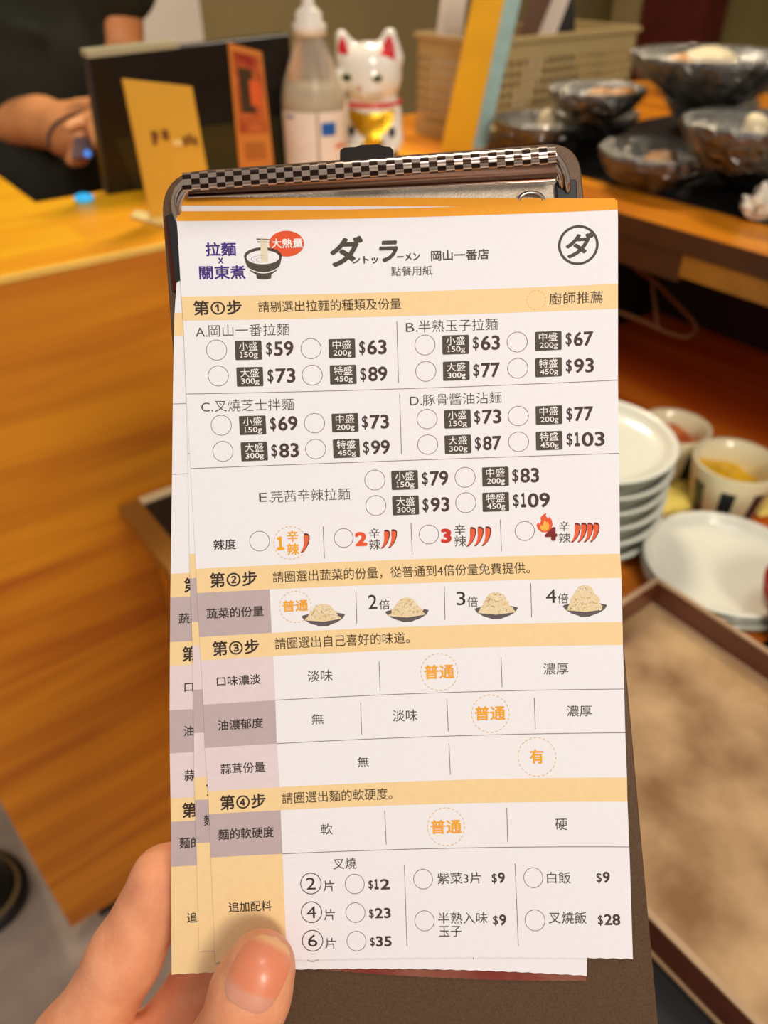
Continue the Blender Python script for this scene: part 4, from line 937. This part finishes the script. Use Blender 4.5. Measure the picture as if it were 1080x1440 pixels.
# spice row
T(3, '辣度', 203, 310, 728, 50, 'ink', .012); circle(3, 422, 712, 47); dashed(3, 568, 720, 78, 24)
T(3, '\uFF11', 503, 540, 722, 66, 'orange_ink', .055); T(3, '辛', 552, 605, 688, 54, 'orange_ink', .02); T(3, '辣', 552, 610, 750, 56, 'orange_ink', .02)
circle(3, 821, 697, 45); T(3, '2', 875, 933, 702, 68, 'red_ink', .05); T(3, '辛', 942, 992, 674, 48, 'soft'); T(3, '辣', 942, 996, 728, 50, 'soft')
circle(4, 195, 622, 42); T(4, '3', 247, 293, 628, 64, 'red_ink2', .05); T(4, '辛', 306, 353, 602, 46, 'soft'); T(4, '辣', 305, 357, 651, 48, 'soft')
circle(4, 611, 607, 42); T(4, '4', 698, 752, 620, 60, 'maroon', .055); T(4, '辛', 760, 804, 586, 44, 'soft'); T(4, '辣', 758, 810, 637, 46, 'soft')
def chilli(c, x, y, h):
    k = h / 90.0
    body = [(-2, -44), (14, -42), (20, -34), (20, -15), (14, 8), (4, 28), (-10, 44), (-20, 46), (-12, 34), (-6, 16), (-3, -6), (-4, -28)]
    a = Acc(); shape(a, c, x, y, [(p[0] * k * 1.2, p[1] * k * 1.05) for p in body]); a.flush('chilli', 'chilli_dark', 1)
    a = Acc(); shape(a, c, x, y, [((p[0] - 3) * k * .98 + 2 * k, p[1] * k * .92) for p in body]); a.flush('chilli_body', 'chilli_red', 2, sub=True)
    a = Acc(); shape(a, c, x, y, [(-3 * k, -40 * k), (8 * k, -36 * k), (17 * k, -38 * k), (12 * k, -46 * k), (4 * k, -47 * k)]); a.flush('chilli_cap', 'chilli_dark', 3, sub=True)
for c, x, y, h in ((3, 637, 720, 88), (3, 1018, 702, 86), (3, 1052, 700, 86), (4, 378, 632, 82), (4, 411, 630, 82), (4, 444, 629, 82), (4, 832, 614, 82), (4, 860, 613, 82), (4, 887, 613, 82), (4, 914, 612, 82)): chilli(c, x, y, h)
a = Acc(); shape(a, 4, 700, 575, [(-8, -40), (6, -46), (2, -34), (14, -22), (18, -30), (28, -16), (32, 6), (24, 28), (8, 38), (-14, 38), (-32, 24), (-38, 4), (-30, -8), (-26, 2), (-18, -12), (-20, -28)]); a.flush('flame_picture', 'red_ink', 1)
a = Acc(); shape(a, 4, 700, 582, [(-4, -22), (6, -12), (10, -16), (18, 0), (14, 18), (0, 26), (-16, 22), (-24, 8), (-18, -2), (-12, 4)]); a.flush('flame_core', 'flame_yellow', 2, sub=True)
# vegetables row
T(5, '蔬菜的份量', 198, 460, 265, 48, 'ink', .012); dashed(5, 607, 240, 73, 24); T(5, '普通', 548, 665, 235, 54, 'orange_ink', .022)
T(5, '2', 942, 983, 217, 66, 'ink', .0); T(5, '倍', 992, 1042, 230, 46, 'soft'); T(6, '3', 315, 353, 190, 60, 'ink', .0); T(6, '倍', 362, 407, 204, 46, 'soft'); T(6, '4', 703, 747, 180, 60, 'ink', .0); T(6, '倍', 754, 800, 190, 46, 'soft')
def dish(c, x, y, hw, top, seed):
    rd = random.Random(seed); k = hw / 100.0
    a = Acc(); shape(a, c, x, y, [(-100 * k, -6 * k)] + [(100 * k * math.cos(t), -6 * k + 14 * k * math.sin(t)) for t in [math.pi + i * math.pi / 16 for i in range(1, 16)]] + [(100 * k, -6 * k), (88 * k, 12 * k), (60 * k, 28 * k), (30 * k, 38 * k), (20 * k, 43 * k), (-20 * k, 43 * k), (-30 * k, 38 * k), (-60 * k, 28 * k), (-88 * k, 10 * k)])
    a.flush('dish_picture', 'dish_dark', 1)
    H = y - top
    def hw_at(v): return 72 * k * (1 - v) ** .55 * (1 - .25 * v) + 14 * k * (1 if v < .97 else .6)
    a = Acc(); N = 14; L = [(-hw_at(v / N) * (1 + .06 * rd.uniform(-1, 1)), 12 * k - (H + 12 * k) * v / N) for v in range(N + 1)]; R_ = [(-p[0] * (1 + .1 * rd.uniform(-1, 1)), p[1]) for p in L[::-1]]
    shape(a, c, x, y, [(0, 22 * k)] + L + R_); a.flush('sprout_heap', 'sprout', 2, sub=True)
    for mk, lv, cnt in (('sprout_dark', 3, 26), ('sprout_light', 4, 40)):
        a = Acc()
        for _ in range(cnt):
            v = rd.uniform(0, .95); xx = rd.uniform(-1, 1) * hw_at(v) * .85; yy = 10 * k - (H + 6 * k) * v; an = rd.uniform(-1.3, 1.3) ; l = rd.uniform(10, 22) * k; wd = 1.7 * k; cu = rd.uniform(-5, 5) * k
            p = []
            for q in range(5):
                tt = q / 4 - .5; p.append((xx + math.cos(an) * l * tt - math.sin(an) * cu * (1 - 4 * tt * tt), yy + math.sin(an) * l * tt + math.cos(an) * cu * (1 - 4 * tt * tt)))
            nx, ny = -math.sin(an) * wd, math.cos(an) * wd
            S_, T_ = local_pts(c, x, y, [(q[0] + nx, q[1] + ny) for q in p] + [(q[0] - nx, q[1] - ny) for q in p]); a.add(S_, T_, [(i, i + 1, i + 6, i + 5) for i in range(4)])
        a.flush('sprout_strands', mk, lv, None, True, sub=True)
dish(5, 735, 287, 100, 226, 1); dish(6, 100, 252, 94, 186, 2); dish(6, 487, 240, 94, 162, 3); dish(6, 872, 228, 96, 132, 4)
# taste, oil, garlic, firmness
T(5, '口味濃淡', 245, 447, 578, 46, 'ink', .012); T(5, '淡味', 663, 777, 558, 52, 'soft'); dashed(6, 240, 510, 80, 26); T(6, '普通', 175, 305, 508, 62, 'orange_ink', .022); T(6, '濃厚', 692, 800, 495, 50, 'soft')
T(5, '油濃郁度', 250, 457, 780, 48, 'ink', .012); T(5, '無', 682, 737, 757, 48, 'soft'); T(6, '淡味', 38, 145, 698, 50, 'soft'); dashed(6, 462, 690, 81, 26); T(6, '普通', 395, 527, 688, 62, 'orange_ink', .022); T(6, '濃厚', 793, 902, 678, 48, 'soft')
T(5, '蒜茸份量', 262, 467, 982, 48, 'ink', .012); T(5, '無', 892, 945, 955, 48, 'soft'); dashed(6, 664, 878, 82, 26); T(6, '有', 633, 693, 876, 62, 'orange_ink', .022)
T(7, '麵的軟硬度', 252, 507, 300, 50, 'ink', .012); T(7, '軟', 723, 778, 282, 50, 'soft'); dashed(8, 262, 248, 78, 26); T(8, '普通', 197, 327, 248, 58, 'orange_ink', .022); T(8, '硬', 723, 773, 238, 46, 'soft')
# extras
T(7, '追加配料', 300, 497, 637, 48, 'ink', .012); T(7, '叉燒', 780, 888, 440, 50, 'soft')
for y, dgt, y2, y3, num, xo, x1 in ((532, '2', 542, 537, '12', 0, 1042), (664, '4', 675, 670, '23', 3, 1046), (795, '6', 807, 800, '35', 8, 1050)):
    a = Acc(); ring(a, 7, 678 + xo, y, 47, 1.1); T(7, dgt, 656 + xo, 700 + xo, y, 54, acc=a, off=.0); a.flush('circled_number', 'ink', 1)
    T(7, '片', 735 + xo, 786 + xo, y2, 50, 'soft'); circle(7, 880 + xo, y + 2, 44); price(7, 943 + xo, x1, y3, num, 22, 46, 48, 6)
circle(8, 165, 469, 40); T(8, '紫菜3片', 225, 410, 465, 46, 'soft'); price(8, 455, 510, 465, '9', 24, 48, 50, 6)
circle(8, 171, 645, 41); T(8, '半熟入味', 228, 437, 633, 46, 'soft'); T(8, '玉子', 232, 327, 690, 44, 'soft'); price(8, 460, 516, 643, '9', 24, 48, 50, 6)
circle(8, 630, 463, 40); T(8, '白飯', 688, 787, 463, 46, 'soft'); price(8, 897, 953, 463, '9', 24, 48, 50, 6)
circle(8, 637, 643, 42); T(8, '叉燒飯', 695, 855, 632, 48, 'soft'); price(8, 903, 997, 642, '28', 24, 48, 50, 6)
PM = {'orange': rgb(236, 158, 30), 'sand': rgb(238, 207, 152), 'mauve': rgb(186, 168, 168), 'pale_mauve': rgb(222, 206, 206), 'thin': rgb(110, 92, 88), 'ink': rgb(52, 38, 34), 'ink2': rgb(70, 54, 40), 'soft': rgb(78, 64, 60),
      'price': rgb(66, 50, 44), 'brush': rgb(76, 66, 54), 'purple': rgb(62, 38, 122), 'white': rgb(240, 236, 232), 'bubble': rgb(222, 82, 36), 'cream_print': rgb(224, 212, 184), 'orange_ink': rgb(238, 164, 20), 'orange_dash': rgb(222, 178, 110),
      'red_ink': rgb(226, 84, 34), 'red_ink2': rgb(198, 48, 32), 'maroon': rgb(120, 26, 22), 'chilli_red': rgb(226, 92, 48), 'chilli_dark': rgb(104, 36, 20), 'flame_yellow': rgb(246, 176, 70), 'dish_dark': rgb(92, 82, 84),
      'sprout': rgb(226, 204, 160), 'sprout_dark': rgb(196, 164, 116), 'sprout_light': rgb(240, 228, 200)}
PMAT = {k: mat('print_' + k, v, 0.7, scale=500, var=0.02) for k, v in PM.items()}; PMAT['paper'] = M['paper']
def build_paper(name, sh, m, parent, teeth=True):
    nS, nT = 64, 40
    S_, T_, F_ = strip(0, 1, 297, 1353, nS, nT); S_ = np.array(S_); T_ = np.array(T_)
    if teeth:   # perforated lower edge
        last = np.arange(nT * (nS + 1), (nT + 1) * (nS + 1)); T_[last] += np.where(np.arange(nS + 1) % 2 == 0, .7, -0.2)
    a = sh.world(S_, T_, 0.0); b = a - np.array(NRM) * 0.0001
    n = len(a); fs = [f[::-1] for f in F_] + [tuple(i + n for i in f) for f in F_]
    bd = list(range(nS + 1)) + [(nS + 1) * (j + 1) - 1 for j in range(1, nT + 1)] + list(range((nS + 1) * (nT + 1) - 2, (nS + 1) * nT - 1, -1)) + [(nS + 1) * j for j in range(nT - 1, 0, -1)]
    fs += [(bd[i], bd[(i + 1) % len(bd)], bd[(i + 1) % len(bd)] + n, bd[i] + n) for i in range(len(bd))]
    o = mesh(name, np.vstack([a, b]).tolist(), fs, m, parent, False)
    return o
def slip(sh, label):
    S_, T_ = np.array([.5]), np.array([800.]); c = Vector(sh.world(S_, T_, 0)[0])
    g = empty('order_slip', c, label, 'menu', None)
    build_paper('paper', sh, M['paper'], g)
    main = g
    for name, mk, lvl, S_, T_, F_, ex, stuff, sub in PARTS:
        v = sh.world(S_, T_, 0.00003 + lvl * 0.000024 + ex)
        o = mesh(name, v.tolist(), F_, PMAT[mk], main if sub else g)
        if not sub: main = o
        if stuff: o['kind'] = 'stuff'
    return g
slip(Sheet(front_tab, 0.0, 1), 'frontmost printed order slip of the fan on the clipboard, fully readable')
slip(Sheet(t2, 0.00035, 1), 'middle order slip, directly behind the frontmost, narrow strip of its left edge showing')
slip(Sheet(t3, 0.00080, .6), 'rearmost order slip of the fan, sticking out furthest left and lowest')
g = Sheet(t4, 0.00150)
o = build_paper('photo_sheet', g, mat('red_brown_print', rgb(186, 110, 84), 0.6, var=0.5, scale=60, col2=rgb(120, 34, 24)), None)
tag(o, 'red-brown printed sheet showing as a thin strip under the lower edge of the slips', 'menu')
# ================================================================== THE HAND HOLDING THE CLIPBOARD
def skin_mat():
    m = mat('hand_skin', rgb(228, 150, 108), 0.42, var=0.05, scale=90, sss=0.35, bump=0.18, bscale=900, col2=rgb(238, 166, 122))
    return m
hs = skin_mat()
P = lambda x, y, Z: W(x, y, Z)
pr = [
 # thumb, lying on the front
 ('c', P(366, 1362, .1990), P(352, 1398, .1990), .0094, .0102, .004), ('c', P(352, 1398, .1990), P(318, 1490, .2000), .0102, .0108, .004),
 ('c', P(318, 1490, .2000), P(225, 1650, .2100), .0108, .0140, .006), ('c', P(225, 1650, .2100), P(110, 1830, .2280), .0150, .0210, .010),
 # index finger, rising at the left and passing behind the board
 ('c', P(105, 1478, .2300), P(176, 1345, .2290), .0122, .0108, .004), ('c', P(176, 1345, .2290), P(232, 1238, .2290), .0108, .0100, .004), ('c', P(232, 1238, .2290), P(330, 1205, .2275), .0098, .0090, .003), ('c', P(330, 1205, .2275), P(420, 1212, .2265), .0090, .0080, .003),
 # middle, ring, little fingers behind the board
 ('c', P(165, 1560, .2400), P(285, 1385, .2360), .0115, .0104, .004), ('c', P(285, 1385, .2360), P(400, 1340, .2310), .0098, .0090, .003), ('c', P(400, 1340, .2310), P(490, 1345, .2285), .0088, .0080, .003),
 ('c', P(215, 1650, .2440), P(345, 1490, .2400), .0110, .0100, .004), ('c', P(345, 1490, .2400), P(455, 1450, .2330), .0094, .0086, .003), ('c', P(455, 1450, .2330), P(535, 1455, .2300), .0084, .0076, .003),
 ('c', P(260, 1760, .2480), P(390, 1610, .2420), .0098, .0088, .004), ('c', P(390, 1610, .2420), P(480, 1570, .2350), .0082, .0076, .003), ('c', P(480, 1570, .2350), P(545, 1572, .2320), .0074, .0068, .003),
 # palm
 ('c', P(105, 1478, .2320), P(60, 1850, .2480), .0130, .0180, .010), ('c', P(165, 1560, .2420), P(80, 1860, .2520), .0130, .0190, .010), ('c', P(215, 1650, .2470), P(120, 1880, .2540), .0125, .0190, .010),
 ('c', P(260, 1760, .2500), P(150, 1900, .2540), .0120, .0180, .010), ('c', P(160, 1600, .2270), P(235, 1560, .2170), .0110, .0105, .010), ('c', P(190, 1500, .2400), P(300, 1470, .2330), .0130, .0120, .008), ('c', P(200, 1560, .2350), P(300, 1540, .2250), .0130, .0120, .008),
 # wrist and forearm
 ('c', P(90, 1900, .2500), P(-40, 2200, .2700), .0230, .0250, .014), ('c', P(-40, 2200, .2700), P(-260, 2700, .3300), .0250, .0330, .014)]
hand = sdf_object('hand', pr, .0009, .004, hs, None, smooth_it=3)
tag(hand, 'left hand holding the clipboard, thumb on the slips and index finger behind them', 'hand')
bvh = BVHTree.FromPolygons([v.co.copy() for v in hand.data.vertices], [tuple(p.vertices) for p in hand.data.polygons])
def thumb_nail():
    cx, cy = 364, 1368; ax = Vector((.44, -.90)); ax.normalize(); pe = Vector((ax.y * -1, ax.x)); pe = Vector((.90, .44)).normalized()
    L, Wd = 57, 39; vs, fs, col = [], [], []; n, mN = 20, 24
    org = Vector((0, 0, CZ))
    for j in range(mN + 1):
        for i in range(n + 1):
            a = -1 + 2 * i / n; b = -1 + 2 * j / mN
            # superellipse outline
            wdt = (1 - abs(b) ** (2.6 if b > 0 else 3.0)) ** (1 / 2.4) if abs(b) < 1 else 0.0
            q = Vector((cx, cy)) + pe * (a * Wd * wdt) + ax * (b * L - 5 * (a * wdt) ** 2)
            d = ray(q.x, q.y).normalized(); h = bvh.ray_cast(org, d)
            p = h[0] if h[0] else W(q.x, q.y, .195)
            edge = max(abs(a), abs(b))
            p = p - d * (0.00045 * (1 - edge ** 6) + 0.00002)
            vs.append(p)
            col.append((b, a))
    for j in range(mN):
        for i in range(n): k = j * (n + 1) + i; fs.append((k, k + 1, k + n + 2, k + n + 1))
    m = bpy.data.materials.new('nail'); m.use_nodes = True; nt = m.node_tree; bs = nt.nodes['Principled BSDF']
    vc = nt.nodes.new('ShaderNodeVertexColor'); vc.layer_name = 'Col'; nt.links.new(vc.outputs['Color'], bs.inputs['Base Color'])
    nz = nt.nodes.new('ShaderNodeTexNoise'); bs.inputs['Roughness'].default_value = .38; bs.inputs['Coat Weight'].default_value = .12
    bs.inputs['Subsurface Weight'].default_value = .25; bs.inputs['Subsurface Radius'].default_value = (1, .4, .25); bs.inputs['Subsurface Scale'].default_value = .002
    o = mesh('nail', vs, fs, m, hand, True)
    ca = o.data.color_attributes.new('Col', 'FLOAT_COLOR', 'POINT')
    bed = np.array(rgb(222, 134, 96)); fr = np.array(rgb(236, 176, 118)); lun = np.array(rgb(216, 150, 122)); side = np.array(rgb(230, 144, 100))
    ss = lambda x, a, b: np.clip((x - a) / (b - a), 0, 1) ** 2 * (3 - 2 * np.clip((x - a) / (b - a), 0, 1))
    for k, (b, a) in enumerate(col):
        c_ = bed.copy(); c_ = c_ * (1 - ss(abs(a), .55, .95) * .5) + side * ss(abs(a), .55, .95) * .5
        lu = ss(-b - .25 * a * a * -1, .50, .62); c_ = c_ * (1 - lu) + lun * lu
        f_ = ss(b + .25 * a * a * 0, .68, .84); c_ = c_ * (1 - f_) + fr * f_
        ca.data[k].color = (*c_, 1)
thumb_nail()
